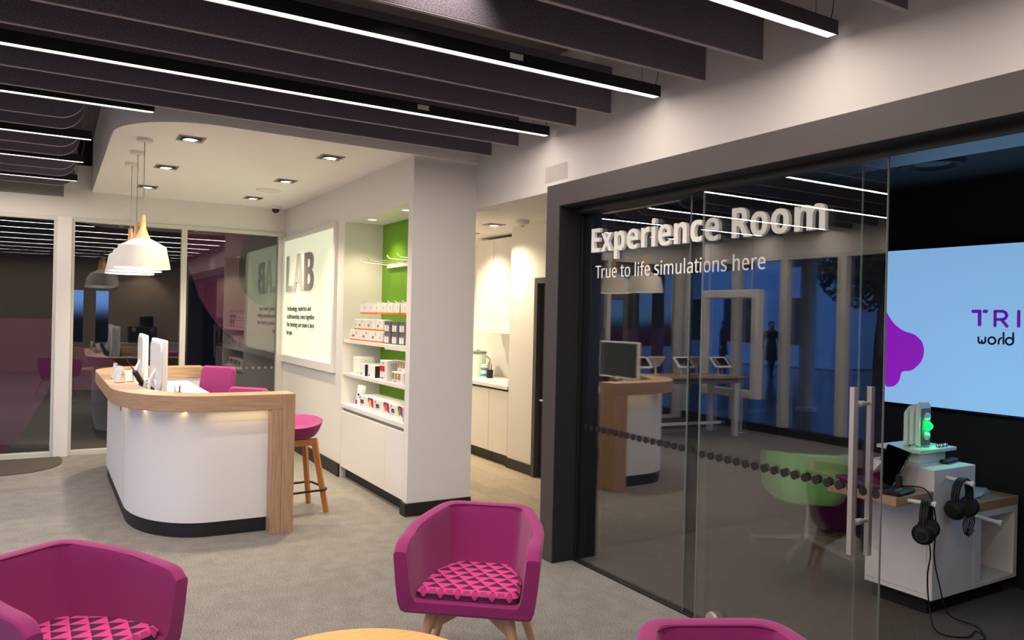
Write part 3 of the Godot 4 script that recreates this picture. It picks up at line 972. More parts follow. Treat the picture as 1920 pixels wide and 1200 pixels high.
# ------------------------------------------------------------------ dark portal and glass front
func portal():
	var p = mb()
	bb(p, 2.851, 3.20, 0, 2.52, -4.335, -4.185)
	bb(p, 2.851, 3.20, 2.372, 2.52, -4.185, 1.10)
	bb(p, 2.851, 3.20, 0, 2.52, 1.10, 1.25)
	var pt = struct(p, "trim_2", M.charcoal, "deep charcoal portal framing the glass front of the demonstration room", "portal")
	build(B(2.856, 3.03, 0.0, 2.371, -4.1848, -4.181), "liner", M.dark_room, pt, "black liner of the opening")
	build(B(2.856, 2.97, 2.368, 2.3718, -4.181, 1.10), "liner", M.dark_room, pt, "black liner of the opening")
	var tr = thing("trim_3", "black track along the head and foot of the glass front", "track", Vector3.ZERO, 0, "", "structure")
	build(B(2.97, 3.19, 2.33, 2.372, -4.185, 1.10), "head_track", M.kick, tr)
	build(B(3.015, 3.07, 0.0, 0.012, -4.185, -2.08), "floor_channel", M.black, tr)
	build(B(3.03, 3.19, 0.0, 2.33, -4.185, -4.165), "jamb", M.black, tr)
	build(B(3.06, 3.19, 0.0, 2.33, -4.165, -4.10), "jamb", M.kick, tr)
	var dm: Mesh = prism(mb(), disc(0.0205, 14), 0.0, 0.0006).commit()
	var g1 = thing("window_20", "fixed glass pane of the room front, furthest from the viewer", "glass", Vector3.ZERO, 0, "", "structure")
	pane(g1, 3.030, 3.034, 0.01, 2.36, -4.165, -3.146)
	pane(g1, 3.036, 3.040, 0.01, 2.36, -4.165, -3.146)  # this layer and the next added for a stronger reflection
	pane(g1, 3.042, 3.046, 0.01, 2.36, -4.165, -3.146)
	build(B(3.029, 3.041, 0.012, 2.33, -3.1455, -3.144, 0), "polished_edge", M.glass_edge, g1)
	var g2 = thing("window_21", "fixed glass pane standing behind the slid-open glass door", "glass", Vector3.ZERO, 0, "", "structure")
	pane(g2, 3.03, 3.04, 0.01, 2.36, -3.14, -2.092)
	build(B(3.029, 3.041, 0.012, 2.33, -2.0915, -2.09, 0), "polished_edge", M.glass_edge, g2)
	var dots = func(parent, x, z0, n):
		for k in n:
			var o = reuse(dm, "dot", parent, Transform3D(FACE_LEFT, Vector3(x, 0.913, z0 + 0.0595 * k)))
			o.mesh.surface_set_material(0, M.dot)
	dots.call(g1, 3.0295, -4.075, 16)
	dots.call(g2, 3.0295, -3.11, 17)
	var dr = thing("door_2", "sliding glass door with a long steel handle and a row of dark dots", "door", Vector3.ZERO, 0, "", "structure")
	pane(dr, 2.990, 2.994, 0.02, 2.345, -3.006, -1.947)
	pane(dr, 2.996, 3.000, 0.02, 2.345, -3.006, -1.947)  # second glass layer added so the door reflects more
	build(B(2.989, 3.001, 0.02, 2.345, -1.9465, -1.945, 0), "polished_edge", M.glass_edge, dr)
	build(B(2.989, 3.001, 0.02, 2.345, -3.0085, -3.0065, 0), "polished_edge", M.glass_edge, dr)
	dots.call(dr, 2.9895, -2.979, 18)
	var gd = build(lathe(mb(), V2([0, 0.0, 0.036, 0.0, 0.038, 0.004, 0.034, 0.022, 0, 0.024]), 24, Transform3D(Basis(Vector3(0, 1, 0), Vector3(-1, 0, 0), Vector3(0, 0, 1)), Vector3(2.989, 0.068, -2.87))), "floor_guide", M.steel, dr)
	gd.set_meta("label", "round steel floor guide")
	var hd = build(bar(bar(mb(), Vector3(2.945, 0.64, -2.05), Vector3(2.945, 1.358, -2.05), 0.024, 0.022), Vector3(3.065, 0.62, -2.05), Vector3(3.065, 1.358, -2.05), 0.024, 0.022), "handle", M.steel, dr, "brushed steel pull handle")
	for y in [0.775, 1.285]:
		build(tube(mb(), [Vector3(2.945, y, -2.05), Vector3(3.065, y, -2.05)], 0.009, 10), "standoff", M.steel, hd)
		build(tube(mb(), [Vector3(2.979, y, -2.05), Vector3(3.011, y, -2.05)], 0.0135, 12), "washer", M.steel, hd)
	# the lettering on the glass
	var t1 = letters("lettering_sign", "Experience Room", 1.772, 0.153, 0.022, M.letter_white, null, Transform3D(FACE_LEFT, Vector3(3.0185, 2.060, -4.032)), true)
	tag(t1, "raised white lettering Experience Room on the dark glass", "sign")
	var t2 = letters("lettering_sign", "True to life simulations here", 1.392, 0.081, 0.002, M.letter_white, null, Transform3D(FACE_LEFT, Vector3(3.0287, 1.893, -4.007)))
	tag(t2, "thin white lettering True to life simulations here on the glass", "sign")

# ------------------------------------------------------------------ reception desk
func desk_path(d):
	var p = [Vector2(1.446, -5.672), Vector2(1.02, -5.685)]
	for k in range(1, 14):
		var a = PI / 2 * k / 14.0
		p.append(Vector2(1.02 - 0.655 * pow(sin(a), 0.95), -6.62 + 0.935 * pow(cos(a), 0.95)))
	p.append(Vector2(0.365, -6.62))
	p.append(Vector2(0.34, -8.35))
	for k in range(1, 12):
		var a = PI / 2 * k / 12.0
		p.append(Vector2(0.82 - 0.48 * cos(a), -8.35 - 0.62 * sin(a)))
	p.append(Vector2(0.82, -8.97))
	p.append(Vector2(1.38, -8.95))
	if d == 0.0:
		return p
	var q = []
	for k in p.size():
		var a: Vector2 = (p[k] - p[maxi(k - 1, 0)]).normalized()
		var b: Vector2 = (p[mini(k + 1, p.size() - 1)] - p[k]).normalized()
		var t = (a + b).normalized()
		q.append(p[k] + Vector2(-t.y, t.x) * d)
	return q

func ring(d0, d1):
	var a = desk_path(d0)
	var b = desk_path(d1)
	b.reverse()
	a.append_array(b)
	return a

func desk():
	var t = thing("reception_desk", "curved white reception desk with an oak ledge and oak end panel", "desk", Vector3.ZERO)
	build(slab(mb(), ring(0.0, 0.215), 0.912, 1.026, 0.003), "ledge", M.oak_flat, t, "oak ledge that curves round the desk")
	build(slab(mb(), ring(0.11, 0.19), 0.105, 0.912), "body_panel", M.white_paint, t, "white curved body panel")
	build(slab(mb(), ring(0.12, 0.18), 0.0, 0.105), "kick_plate", M.kick, t, "black kick plate")
	build(B(1.447, 1.537, 0.0, 1.0265, -5.885, -5.660), "end_panel", M.oak_upright, t, "oak end panel")
	build(B(1.372, 1.446, 0.0, 0.9118, -5.885, -5.664), "end_panel", M.oak_upright, t, "oak end panel")
	build(slab(mb(), ring(0.075, 0.087), 0.904, 0.9115), "light_strip", M.warm_glow, t, "warm light strip under the ledge")
	build(slab(mb(), V2([0.56, -8.74, 1.22, -8.74, 1.22, -6.25, 0.96, -6.0, 0.75, -6.2, 0.58, -6.6]), 0.855, 0.88, 0.002), "work_surface", M.laminate, t, "white work surface")
	build(B(1.16, 1.2, 0.0, 0.855, -8.7, -8.64), "support", M.laminate, t)
	build(B(1.16, 1.2, 0.0, 0.855, -7.3, -7.24), "support", M.laminate, t)
	build(B(0.4745, 0.4765, 0.11, 0.908, -6.623, -6.620, 0), "panel_joint", M.grey, t)
	build(B(0.467, 0.4725, 0.80, 0.885, -6.94, -6.92, 0), "finger_pull", M.kick, t)
	for q in [[Vector3(1.15, 0.898, -5.745), 0.42, 0.0], [Vector3(0.79, 0.898, -5.84), 0.2, 0.42], [Vector3(0.545, 0.898, -6.10), 0.2, 0.95], [Vector3(0.43, 0.898, -6.62), 0.4, 1.5]]:
		var l = area(t, q[0], Vector2(q[1], 0.014), 0.06 * q[1], Color(1, 0.84, 0.58))
		l.rotate_y(q[2])
	# two monitors, seen from behind
	for k in 2:
		var m = thing("monitor", ["white desktop monitor seen edge on, nearer the viewer", "white desktop monitor seen edge on, nearer the windows"][k], "monitor", Vector3(0.725, 0.88, [-6.62, -7.88][k]), [0.02, -0.02][k], "monitors on the reception desk")
		var x = Transform3D(Basis(Vector3(0, 0, -1), Vector3(0, 1, 0), Vector3(1, 0, 0)), Vector3(0.005, 0.31, 0))
		build(prism(mb(), rrect(0.68, 0.405, 0.012, 3), -0.035, 0.0, x, 0.006), "casing", M.plastic_white, m)
		build(prism(mb(), rrect(0.64, 0.37, 0.08, 5), -0.046, -0.035, x, 0.01), "rear_bulge", M.plastic_white, m)
		build(prism(mb(), rrect(0.64, 0.365, 0.002, 2), 0.0, 0.002, x), "screen", M.screen_off, m)
		build(tube(mb(), curve([Vector3(-0.03, 0.28, 0), Vector3(-0.075, 0.18, 0), Vector3(-0.08, 0.05, 0), Vector3(-0.02, 0.012, 0)], 8), 0.014, 10), "stand", M.plastic_white, m)
		build(slab(mb(), rrect(0.22, 0.26, 0.03, 4), 0.0, 0.012, 0.003), "foot", M.plastic_white, m)
	# acrylic holders on the ledge
	var hs = [[0.47, -6.93, 0.35, "front clear card holder with white cards on the ledge"], [0.46, -7.32, 0.15, "rear clear card holder standing behind the front one on the ledge"]]
	for h in hs:
		var a = thing("card_holder", h[3], "holder", Vector3(h[0], 1.026, h[1]), h[2], "card holders on the desk ledge")
		build(box(mb(), Vector3(0, 0.0015, 0), Vector3(0.10, 0.003, 0.07), 0.0), "base", M.acrylic, a)
		build(box(mb(), Vector3(-0.02, 0.07, 0), Vector3(0.004, 0.14, 0.10), 0.0, Basis(Vector3(0, 0, 1), -0.18)), "panel", M.acrylic, a)
		build(box(mb(), Vector3(-0.026, 0.072, 0), Vector3(0.003, 0.13, 0.09), 0.0, Basis(Vector3(0, 0, 1), -0.18)), "card", M.plastic_white, a)
	var cs = thing("leaflet_stack", "small stack of white leaflets propped beside the card holders", "leaflets", Vector3(0.53, 1.026, -7.0), -0.3)
	build(box(mb(), Vector3(0, 0.049, 0), Vector3(0.055, 0.09, 0.05), 0.003, Basis(Vector3(0, 0, 1), 0.12)), "leaflets", M.plastic_white, cs)
	var bo = thing("glass_bowl", "small clear bowl on the ledge behind the leaflets", "bowl", Vector3(0.50, 1.026, -7.75))
	build(lathe(mb(), V2([0, 0, 0.03, 0, 0.055, 0.05, 0.052, 0.05, 0.028, 0.005, 0, 0.005])), "bowl", M.frost, bo)
	# telephone and leads
	var ph = thing("telephone", "black cordless telephone leaning in its cradle behind the ledge", "telephone", Vector3(0.64, 0.88, -7.02), 0.3)
	build(box(mb(), Vector3(0, 0.073, 0), Vector3(0.13, 0.10, 0.15), 0.015, Basis(Vector3(0, 0, 1), 0.4)), "cradle", M.black, ph)
	build(box(mb(), Vector3(-0.03, 0.16, 0.0), Vector3(0.035, 0.19, 0.055), 0.01, Basis(Vector3(0, 0, 1), 0.55)), "handset", M.black, ph)
	build(tube(mb(), [Vector3(-0.08, 0.24, 0), Vector3(-0.14, 0.33, 0)], 0.004, 6), "aerial", M.black, ph)
	for k in 3:
		var cb = build(tube(mb(), curve([Vector3(0.60 + 0.03 * k, 0.883, -6.80), Vector3(0.62, 1.00 + 0.02 * k, -6.72), Vector3(0.68, 1.03 + 0.02 * k, -6.62), Vector3(0.70, 0.95, -6.5 + 0.05 * k)], 8), 0.007, 6), "monitor_cable", M.plastic_white)
		tag(cb, "white cable looping behind the nearer monitor, %s" % ["lowest loop", "middle loop", "highest loop"][k], "cable", "white monitor cables")
	var hp = thing("tape_dispenser", "small black desk tidy right of the nearer monitor", "desk tidy", Vector3(0.84, 0.88, -6.52), 0.2)
	build(box(mb(), Vector3(0, 0.05, 0), Vector3(0.06, 0.10, 0.05), 0.008), "tray", M.kick, hp)
	build(tube(mb(), [Vector3(-0.02, 0.09, 0.01), Vector3(-0.03, 0.15, 0.015)], 0.005, 6), "pen", M.steel, hp)
	build(tube(mb(), [Vector3(0.015, 0.09, 0.0), Vector3(0.02, 0.145, -0.01)], 0.005, 6), "pen", M.black, hp)
	# chairs behind the desk
	for k in 2:
		var c = thing("office_chair", ["magenta office chair whose back rises above the desk", "magenta office chair mostly hidden, nearer the oak end panel"][k], "office chair", [Vector3(1.26, 0, -8.0), Vector3(1.33, 0, -6.92)][k], -0.85, "office chairs behind the desk")
		var dy = [-0.03, -0.15][k]
		var lean = Basis(Vector3(1, 0, 0), -0.16)
		build(prism(mb(), rrect(0.40, 0.44, 0.05, 4), -0.035, 0.035, Transform3D(lean, Vector3(0, 0.88 + dy, -0.20)), 0.018), "backrest", M.purple_cloth, c)
		build(slab(mb(), rrect(0.46, 0.44, 0.08, 5), 0.60 + dy, 0.67 + dy, 0.02), "seat", M.purple_cloth, c)
		build(tube(mb(), curve([Vector3(0, 0.60 + dy, -0.1), Vector3(0, 0.60 + dy, -0.22), Vector3(0, 0.72 + dy, -0.25)], 5), 0.02, 8), "back_stem", M.black, c)
		build(tube(mb(), [Vector3(0, 0.08, 0), Vector3(0, 0.60 + dy, 0)], 0.028, 12), "gas_post", M.black, c)
		for j in 5:
			var a = TAU * j / 5
			var lg = build(bar(mb(), Vector3(0, 0.105, 0), Vector3(0.27 * cos(a), 0.075, 0.27 * sin(a)), 0.04, 0.035, 0.03, 0.022), "leg", M.black, c)
			build(lathe(mb(), V2([0, -0.012, 0.026, -0.012, 0.03, -0.006, 0.03, 0.006, 0.026, 0.012, 0, 0.012]), 14, Transform3D(Basis(Vector3(1, 0, 0), PI / 2), Vector3(0.26 * cos(a), 0.03, 0.26 * sin(a)))), "castor", M.black, lg)
	# bar stool at the end of the desk
	var s = thing("bar_stool", "magenta bar stool with wooden legs at the end of the desk", "stool", Vector3(1.71, 0, -6.27), 0.12)
	var sh = mb()
	var rows = []
	for r in 7:
		var row = []
		for k in 29:
			var a = TAU * k / 28.0
			var f = r / 6.0
			var rad: float = lerpf(0.10, 0.215, pow(f, 0.6))
			var y = 0.60 + 0.10 * pow(f, 1.5) + (0.065 * f * f * (0.5 - 0.5 * cos(a + 2.2)))
			row.append(Vector3(rad * cos(a), y, -rad * sin(a)))
		rows.append(row)
	for r in 6:
		for k in 28:
			quad(sh, rows[r][k], rows[r][k + 1], rows[r + 1][k + 1], rows[r + 1][k], 1)
	for k in 28:                       # inside of the bowl
		var top0: Vector3 = rows[6][k]
		var top1: Vector3 = rows[6][k + 1]
		var in0 = top0 * Vector3(0.9, 1, 0.9) + Vector3(0, 0.004, 0)
		var in1 = top1 * Vector3(0.9, 1, 0.9) + Vector3(0, 0.004, 0)
		var lo0 = Vector3(top0.x * 0.55, 0.695, top0.z * 0.55)
		var lo1 = Vector3(top1.x * 0.55, 0.695, top1.z * 0.55)
		quad(sh, top0, top1, in1, in0, 2)
		quad(sh, in0, in1, lo1, lo0, 2)
		tri(sh, lo0, lo1, Vector3(0, 0.69, 0), 2)
		tri(sh, rows[0][k + 1], rows[0][k], Vector3(0, 0.60, 0), 3)
	build(sh, "seat", M.purple_cloth, s)
	build(B(-0.13, 0.13, 0.545, 0.60, -0.12, -0.085), "seat_rail", M.stool_wood, s)
	build(B(-0.13, 0.13, 0.545, 0.60, 0.085, 0.12), "seat_rail", M.stool_wood, s)
	for x in [-1, 1]:
		for z in [-1, 1]:
			build(bar(mb(), Vector3(0.115 * x, 0.60, 0.10 * z), Vector3(0.20 * x, 0.0, 0.18 * z), 0.036, 0.045, 0.03, 0.036), "leg", M.stool_wood, s)
	var fp = []
	for q in rrect(0.43, 0.36, 0.05, 4):
		fp.append(Vector3(q.x, 0.185, q.y))
	build(tube(mb(), fp, 0.009, 8, -1.0, true), "footrest", M.black, s)

func pendants():
	for k in 3:
		var z: float = [-6.398, -6.952, -7.528][k]
		var t = thing("pendant_lamp", ["white pendant lamp with a wooden neck, nearest the viewer", "white pendant lamp with a wooden neck, middle of the row", "white pendant lamp with a wooden neck, nearest the windows"][k], "pendant lamp", Vector3(0.557, 1.935, z), 0, "pendant lamps over the reception desk")
		build(lathe(mb(), V2([0.05, 0.956, 0.056, 0.958, 0.056, 0.982, 0, 0.982, 0, 0.956, 0.05, 0.956]), 28), "canopy", M.white_paint, t)
		build(tube(mb(), [Vector3(0, 0.39, 0), Vector3(0, 0.96, 0)], 0.003, 6), "cord", M.grey, t)
		build(lathe(mb(), V2([0.0, 0.215, 0.056, 0.215, 0.050, 0.235, 0.036, 0.265, 0.024, 0.30, 0.018, 0.33, 0.0165, 0.40, 0, 0.402]), 28), "neck", M.neck_wood, t)
		build(lathe(mb(), V2([0.054, 0.212, 0.157, 0.160, 0.192, 0.0, 0.198, 0.0, 0.165, 0.166, 0.06, 0.222, 0.0, 0.222]), 44), "shade", M.lamp_white, t)
		build(lathe(mb(), V2([0, 0.03, 0.035, 0.035, 0.055, 0.07, 0.045, 0.12, 0.02, 0.19, 0, 0.19]), 20), "bulb", M.cool_glow, t)
		omni(t, Vector3(0, 0.075, 0), 0.35, Color(0.92, 0.96, 1.0), 0.04)

# ------------------------------------------------------------------ lounge
func tub_shell() -> SurfaceTool:         # faces +z, the rim is 0.72 high at the back
	var top = soften(V2([0.312, 0.27, 0.307, 0.02, 0.205, -0.28, -0.205, -0.28, -0.307, 0.02, -0.312, 0.27]), 0.085, 6)
	var low = soften(V2([0.278, 0.258, 0.262, 0.02, 0.17, -0.215, -0.17, -0.215, -0.262, 0.02, -0.278, 0.258]), 0.085, 6)
	var tp = PackedVector2Array()
	var lp = PackedVector2Array()
	for k in top.size() - 1:              # subdivide the long straights
		var n = 6 if top[k].distance_to(top[k + 1]) > 0.1 else 1
		for s in n:
			tp.append(top[k].lerp(top[k + 1], float(s) / n))
			lp.append(low[k].lerp(low[k + 1], float(s) / n))
	tp.append(top[top.size() - 1])
	lp.append(low[low.size() - 1])
	var m = tp.size()
	var secs = []
	var th = 0.058
	for k in m:
		var tg = (tp[mini(k + 1, m - 1)] - tp[maxi(k - 1, 0)]).normalized()
		var inn = Vector2(tg.y, -tg.x)       # towards the sitter
		if inn.dot(-tp[k]) < 0.0:
			inn = -inn
		var z = tp[k].y
		var h = lerpf(0.725, 0.665, smoothstep(-0.30, 0.30, z))
		var edge = clampf((0.27 - z) / 0.09, 0.0, 1.0)
		h -= 0.042 * (1.0 - sqrt(1.0 - pow(1.0 - edge, 2.0)))
		var sec = []
		for j in 9:                            # outside, going up
			var f = j / 8.0
			var q = lp[k].lerp(tp[k], pow(f, 0.5))
			sec.append([q - inn * 0.0, 0.372 + (h - 0.372 - 0.012) * f, 1])
		sec.append([tp[k] + inn * 0.004, h - 0.004, 2])
		sec.append([tp[k] + inn * 0.014, h, 2])
		sec.append([tp[k] + inn * (th - 0.012), h, 2])
		sec.append([tp[k] + inn * (th - 0.003), h - 0.004, 2])
		for j in range(8, -1, -1):
			var f = j / 8.0
			var q = lp[k].lerp(tp[k], pow(f, 0.5))
			sec.append([q + inn * th, 0.415 + (h - 0.415 - 0.012) * f, 3])
		secs.append(sec)
	var st = mb()
	var V = func(e): return Vector3(e[0].x, e[1], e[0].y)
	var L: int = secs[0].size()
	for k in m - 1:
		for j in L - 1:
			quad(st, V.call(secs[k][j]), V.call(secs[k + 1][j]), V.call(secs[k + 1][j + 1]), V.call(secs[k][j + 1]), maxi(secs[k][j][2], secs[k][j + 1][2]))
	for e in [0, m - 1]:                       # the front faces of the arms
		for j in 10:
			var a = V.call(secs[e][j])
			var b = V.call(secs[e][L - 1 - j])
			var c = V.call(secs[e][L - 2 - j])
			var d = V.call(secs[e][j + 1])
			if e == 0:
				quad(st, a, d, c, b, 7)
			else:
				quad(st, a, b, c, d, 7)
	var pan = PackedVector2Array()
	for q in lp:
		pan.append(Vector2(q.x, -q.y) * 0.999)
	prism(st, pan, 0.362, 0.425, Transform3D(PLAN, Vector3.ZERO), 0.012)
	return st

func tub_cushion() -> SurfaceTool:
	var p = soften(V2([0.225, 0.25, 0.205, 0.0, 0.13, -0.165, -0.13, -0.165, -0.205, 0.0, -0.225, 0.25]), 0.05, 5, true)
	return slab(mb(), p, 0.42, 0.468, 0.016)

func lounge():
	var t0 = thing("tub_chair", "magenta tub chair with a triangle patterned cushion, in the middle foreground facing the table", "armchair", Vector3(1.655, 0, -3.02), 0, "magenta tub chairs")
	var sh = build(tub_shell(), "shell", M.purple_cloth, t0)
	for x in [-1, 1]:
		build(tube(mb(), [Vector3(0.137 * x, 0.44, -0.168), Vector3(0.155 * x, 0.57, -0.205), Vector3(0.163 * x, 0.70, -0.228)], 0.003, 5), "seam", M.seam_dark, sh)
	var pip = []
	var tp = soften(V2([0.257, 0.262, 0.252, 0.02, 0.175, -0.222, -0.175, -0.222, -0.252, 0.02, -0.257, 0.262]), 0.075, 6)
	for q in tp:
		pip.append(Vector3(q.x, lerpf(0.725, 0.665, smoothstep(-0.30, 0.30, q.y)) - 0.004 - (0.035 if q.y > 0.25 else 0.0), q.y))
	build(tube(mb(), pip, 0.0025, 6), "piping", M.seam_dark, sh)
	build(tub_cushion(), "seat_cushion", M.triangles, t0, "cushion with a pink and plum triangle print")
	for x in [-1, 1]:
		for z in [-1, 1]:
			var lg = mb()
			tube(lg, [Vector3(0.165 * x, 0.345, 0.15 * z), Vector3(0.255 * x, 0.0, 0.235 * z)], 0.026, 12, 0.014)
			build(lg, "leg", M.ash, t0)
			build(lathe(mb(), V2([0, 0.335, 0.035, 0.335, 0.035, 0.362, 0, 0.362]), 16, Transform3D(Basis(), Vector3(0.16 * x, 0, 0.145 * z))), "mounting_plate", M.black, t0)
	var fr = mb()
	for z in [-1, 1]:
		for x in [-1, 1]:
			bar(fr, Vector3(0.17 * x, 0.30, 0.155 * z), Vector3(0.0, 0.34, 0.0), 0.03, 0.07, 0.03, 0.03)
	build(fr, "leg_frame", M.ash, t0)
	var t1 = t0.duplicate()
	t1.name = numbered("tub_chair")
	add_child(t1)
	tag(t1, "magenta tub chair with a triangle patterned cushion, at the lower left corner", "armchair", "magenta tub chairs")
	var t2 = t0.duplicate()
	t2.name = numbered("tub_chair")
	add_child(t2)
	tag(t2, "magenta tub chair in front of the glass door, only its top edge showing", "armchair", "magenta tub chairs")
	t0.rotation.y = atan2(-0.63, 0.776)
	t1.position = Vector3(0.035, 0, -3.11)
	t1.rotation.y = 0.62
	t2.position = Vector3(1.595, 0, -1.43)
	t2.rotation.y = atan2(-0.46, 0.89)
	var tb = thing("coffee_table", "round pale wooden coffee table in front of the tub chairs", "table", Vector3(0.847, 0, -2.318))
	build(lathe(mb(), V2([0, 0.42, 0.41, 0.42, 0.43, 0.432, 0.43, 0.446, 0.426, 0.45, 0, 0.45]), 64), "table_top", M.table_top, tb)
	build(lathe(mb(), V2([0, 0.0, 0.24, 0.0, 0.24, 0.008, 0.03, 0.016, 0.028, 0.42, 0, 0.42]), 32), "pedestal", M.black, tb)

# ------------------------------------------------------------------ demonstration room behind the glass
func stroke(st, pts, w, xf, d = 0.001, closed = false):        # a flat round-ended ribbon
	for k in (pts.size() if closed else pts.size() - 1):
		var a: Vector2 = pts[k]
		var b: Vector2 = pts[(k + 1) % pts.size()]
		var t = (b - a).normalized()
		var n = Vector2(-t.y, t.x) * w / 2
		var p = PackedVector2Array()
		for s in 9:
			p.append(b + (n * -cos(PI * s / 8.0) + t * w / 2 * sin(PI * s / 8.0)))
		for s in 9:
			p.append(a + (n * cos(PI * s / 8.0) - t * w / 2 * sin(PI * s / 8.0)))
		prism(st, p, 0.0, d, xf)
	return st

func headphones(label, at: Vector3, turn):
	var t = thing("headphones", label, "headphones", at, turn, "headphones on the pegs of the white console")
	t.scale = Vector3.ONE * 1.12
	var arc = []
	for k in 17:
		var a = PI * (k / 16.0) * 1.1 - 0.157
		arc.append(Vector3(0.0, -0.075 + 0.085 * sin(a), 0.075 * cos(a)))
	var bd = mb()
	for dx in [-0.012, 0.0, 0.012]:
		var q = []
		for p in arc:
			q.append(p + Vector3(dx, 0, 0))
		tube(bd, q, 0.008, 6)
	build(bd, "headband", M.black, t)
	for s in [-1, 1]:
		var xf = Transform3D(Basis(Vector3(1, 0, 0), s * PI / 2 + s * 0.12), Vector3(0, -0.135, 0.072 * s))
		build(lathe(mb(), V2([0, -0.034, 0.03, -0.032, 0.046, -0.016, 0.05, 0.0, 0.04, 0.012, 0, 0.012]), 24, xf * Transform3D(Basis(Vector3(1, 0, 0), PI), Vector3.ZERO)), "ear_cushion", M.black, t)
		build(lathe(mb(), V2([0, -0.004, 0.043, 0.0, 0.04, 0.022, 0.02, 0.03, 0, 0.031]), 24, xf), "ear_cup", M.black_gloss, t)
		if label.contains("blue ring"):
			build(lathe(mb(), V2([0.026, 0.027, 0.029, 0.0275, 0.029, 0.0305, 0.025, 0.0325, 0.022, 0.0315, 0.026, 0.027]), 24, xf), "blue_ring", M.blue_print, t)
		build(tube(mb(), [Vector3(0, -0.06, 0.078 * s), Vector3(0, -0.15, 0.088 * s)], 0.009, 6), "yoke", M.black, t)
	return t

func demo_room():
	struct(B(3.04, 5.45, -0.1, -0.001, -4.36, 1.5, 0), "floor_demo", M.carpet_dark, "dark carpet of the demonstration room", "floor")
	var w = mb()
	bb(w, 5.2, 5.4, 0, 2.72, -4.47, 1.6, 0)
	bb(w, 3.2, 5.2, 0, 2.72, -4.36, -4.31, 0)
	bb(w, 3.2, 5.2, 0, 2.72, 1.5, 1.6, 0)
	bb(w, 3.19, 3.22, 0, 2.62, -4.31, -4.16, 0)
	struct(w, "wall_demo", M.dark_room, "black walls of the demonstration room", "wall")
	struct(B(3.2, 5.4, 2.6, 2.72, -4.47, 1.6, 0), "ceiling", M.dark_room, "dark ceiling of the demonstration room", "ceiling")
	var sp = thing("ceiling_diffuser", "round dark ring fitting in the ceiling of the demonstration room", "ceiling fitting", Vector3(4.42, 2.6, -2.60))
	build(lathe(mb(), V2([0.105, -0.004, 0.14, -0.03, 0.165, -0.028, 0.18, 0.0]), 36), "ring", M.dark_room, sp)
	build(lathe(mb(), V2([0, -0.014, 0.10, -0.012, 0.11, 0.0]), 36), "disc", M.black, sp)
	# screen
	var tv = thing("wall_screen", "large lit wall screen with a light blue picture and purple lettering", "screen", Vector3(5.2, 1.623, -2.37))
	build(B(-0.055, 0.0, -0.56, 0.56, -1.0, 1.0, 0.006), "casing", M.black_gloss, tv)
	build(B(-0.0575, -0.0555, -0.541, 0.541, -0.965, 0.965, 0), "picture", M.screen_blue, tv)
	area(tv, Vector3(-0.07, 0, 0), Vector2(1.9, 1.06), 0.95, Color(0.55, 0.74, 0.95), Vector3.LEFT)
	var X = Transform3D(FACE_LEFT, Vector3(-0.0576, -1.623, 2.37))       # picture plane, (z, y) in world numbers
	build(prism(mb(), soften(V2([-3.332, 1.73, -3.315, 1.697, -3.273, 1.642, -3.206, 1.594, -3.119, 1.573, -3.062, 1.524, -3.046, 1.455, -3.066, 1.381, -3.135, 1.315, -3.212, 1.31, -3.218, 1.246, -3.258, 1.195, -3.332, 1.186]), 0.03, 4, true), 0, 0.001, X), "purple_shape", M.screen_purple, tv)
	var s1 = mb()
	stroke(s1, V2([-2.728, 1.734, -2.687, 1.734]), 0.0225, X)
	stroke(s1, V2([-2.687, 1.734, -2.686, 1.648]), 0.0225, X)
	stroke(s1, V2([-2.658, 1.734, -2.646, 1.734]), 0.0225, X)
	build(s1, "letter", M.screen_violet, tv)
	var s2 = mb()
	stroke(s2, V2([-2.592, 1.735, -2.591, 1.643]), 0.0195, X)
	stroke(s2, V2([-2.592, 1.735, -2.547, 1.735, -2.530, 1.727, -2.522, 1.709, -2.530, 1.691, -2.547, 1.683, -2.592, 1.683]), 0.0185, X)
	stroke(s2, V2([-2.55, 1.679, -2.520, 1.641]), 0.0195, X)
	build(s2, "letter", M.screen_violet, tv)
	build(stroke(mb(), V2([-2.453, 1.735, -2.452, 1.643]), 0.0195, X), "letter", M.screen_violet, tv)
	var s3 = stroke(mb(), V2([-2.691, 1.566, -2.690, 1.539, -2.684, 1.529, -2.676, 1.529, -2.670, 1.535, -2.669, 1.545]), 0.0115, X)
	stroke(s3, V2([-2.669, 1.535, -2.663, 1.528, -2.655, 1.529, -2.648, 1.540, -2.648, 1.566]), 0.0115, X)
	build(s3, "letter", M.screen_navy, tv)
	var ringp = func(c, r):
		var q = PackedVector2Array()
		for k in 20:
			q.append(c + Vector2(cos(TAU * k / 20), sin(TAU * k / 20)) * r)
		return q
	build(stroke(mb(), ringp.call(Vector2(-2.608, 1.547), 0.022), 0.0115, X, 0.001, true), "letter", M.screen_navy, tv)
	build(stroke(mb(), V2([-2.567, 1.528, -2.567, 1.547, -2.562, 1.559, -2.551, 1.566]), 0.0115, X), "letter", M.screen_navy, tv)
	build(stroke(mb(), V2([-2.539, 1.599, -2.538, 1.529]), 0.0115, X), "letter", M.screen_navy, tv)
	var s4 = stroke(mb(), ringp.call(Vector2(-2.503, 1.547), 0.022), 0.0115, X, 0.001, true)
	build(stroke(s4, V2([-2.482, 1.600, -2.481, 1.546]), 0.0115, X), "letter", M.screen_navy, tv)
	# console
	var c = thing("console", "white stepped console with a plinth, standing by the dark wall", "console", Vector3(4.2, 0, -2.416))
	var bd = mb()
	bb(bd, 0.0, 0.42, 0.10, 0.829, -0.41, 0.0, 0.003)
	build(bd, "tall_block", M.white_paint, c)
	build(B(-0.004, 0.0, 0.13, 0.64, -0.40, -0.03, 0.001), "door", M.laminate, c)
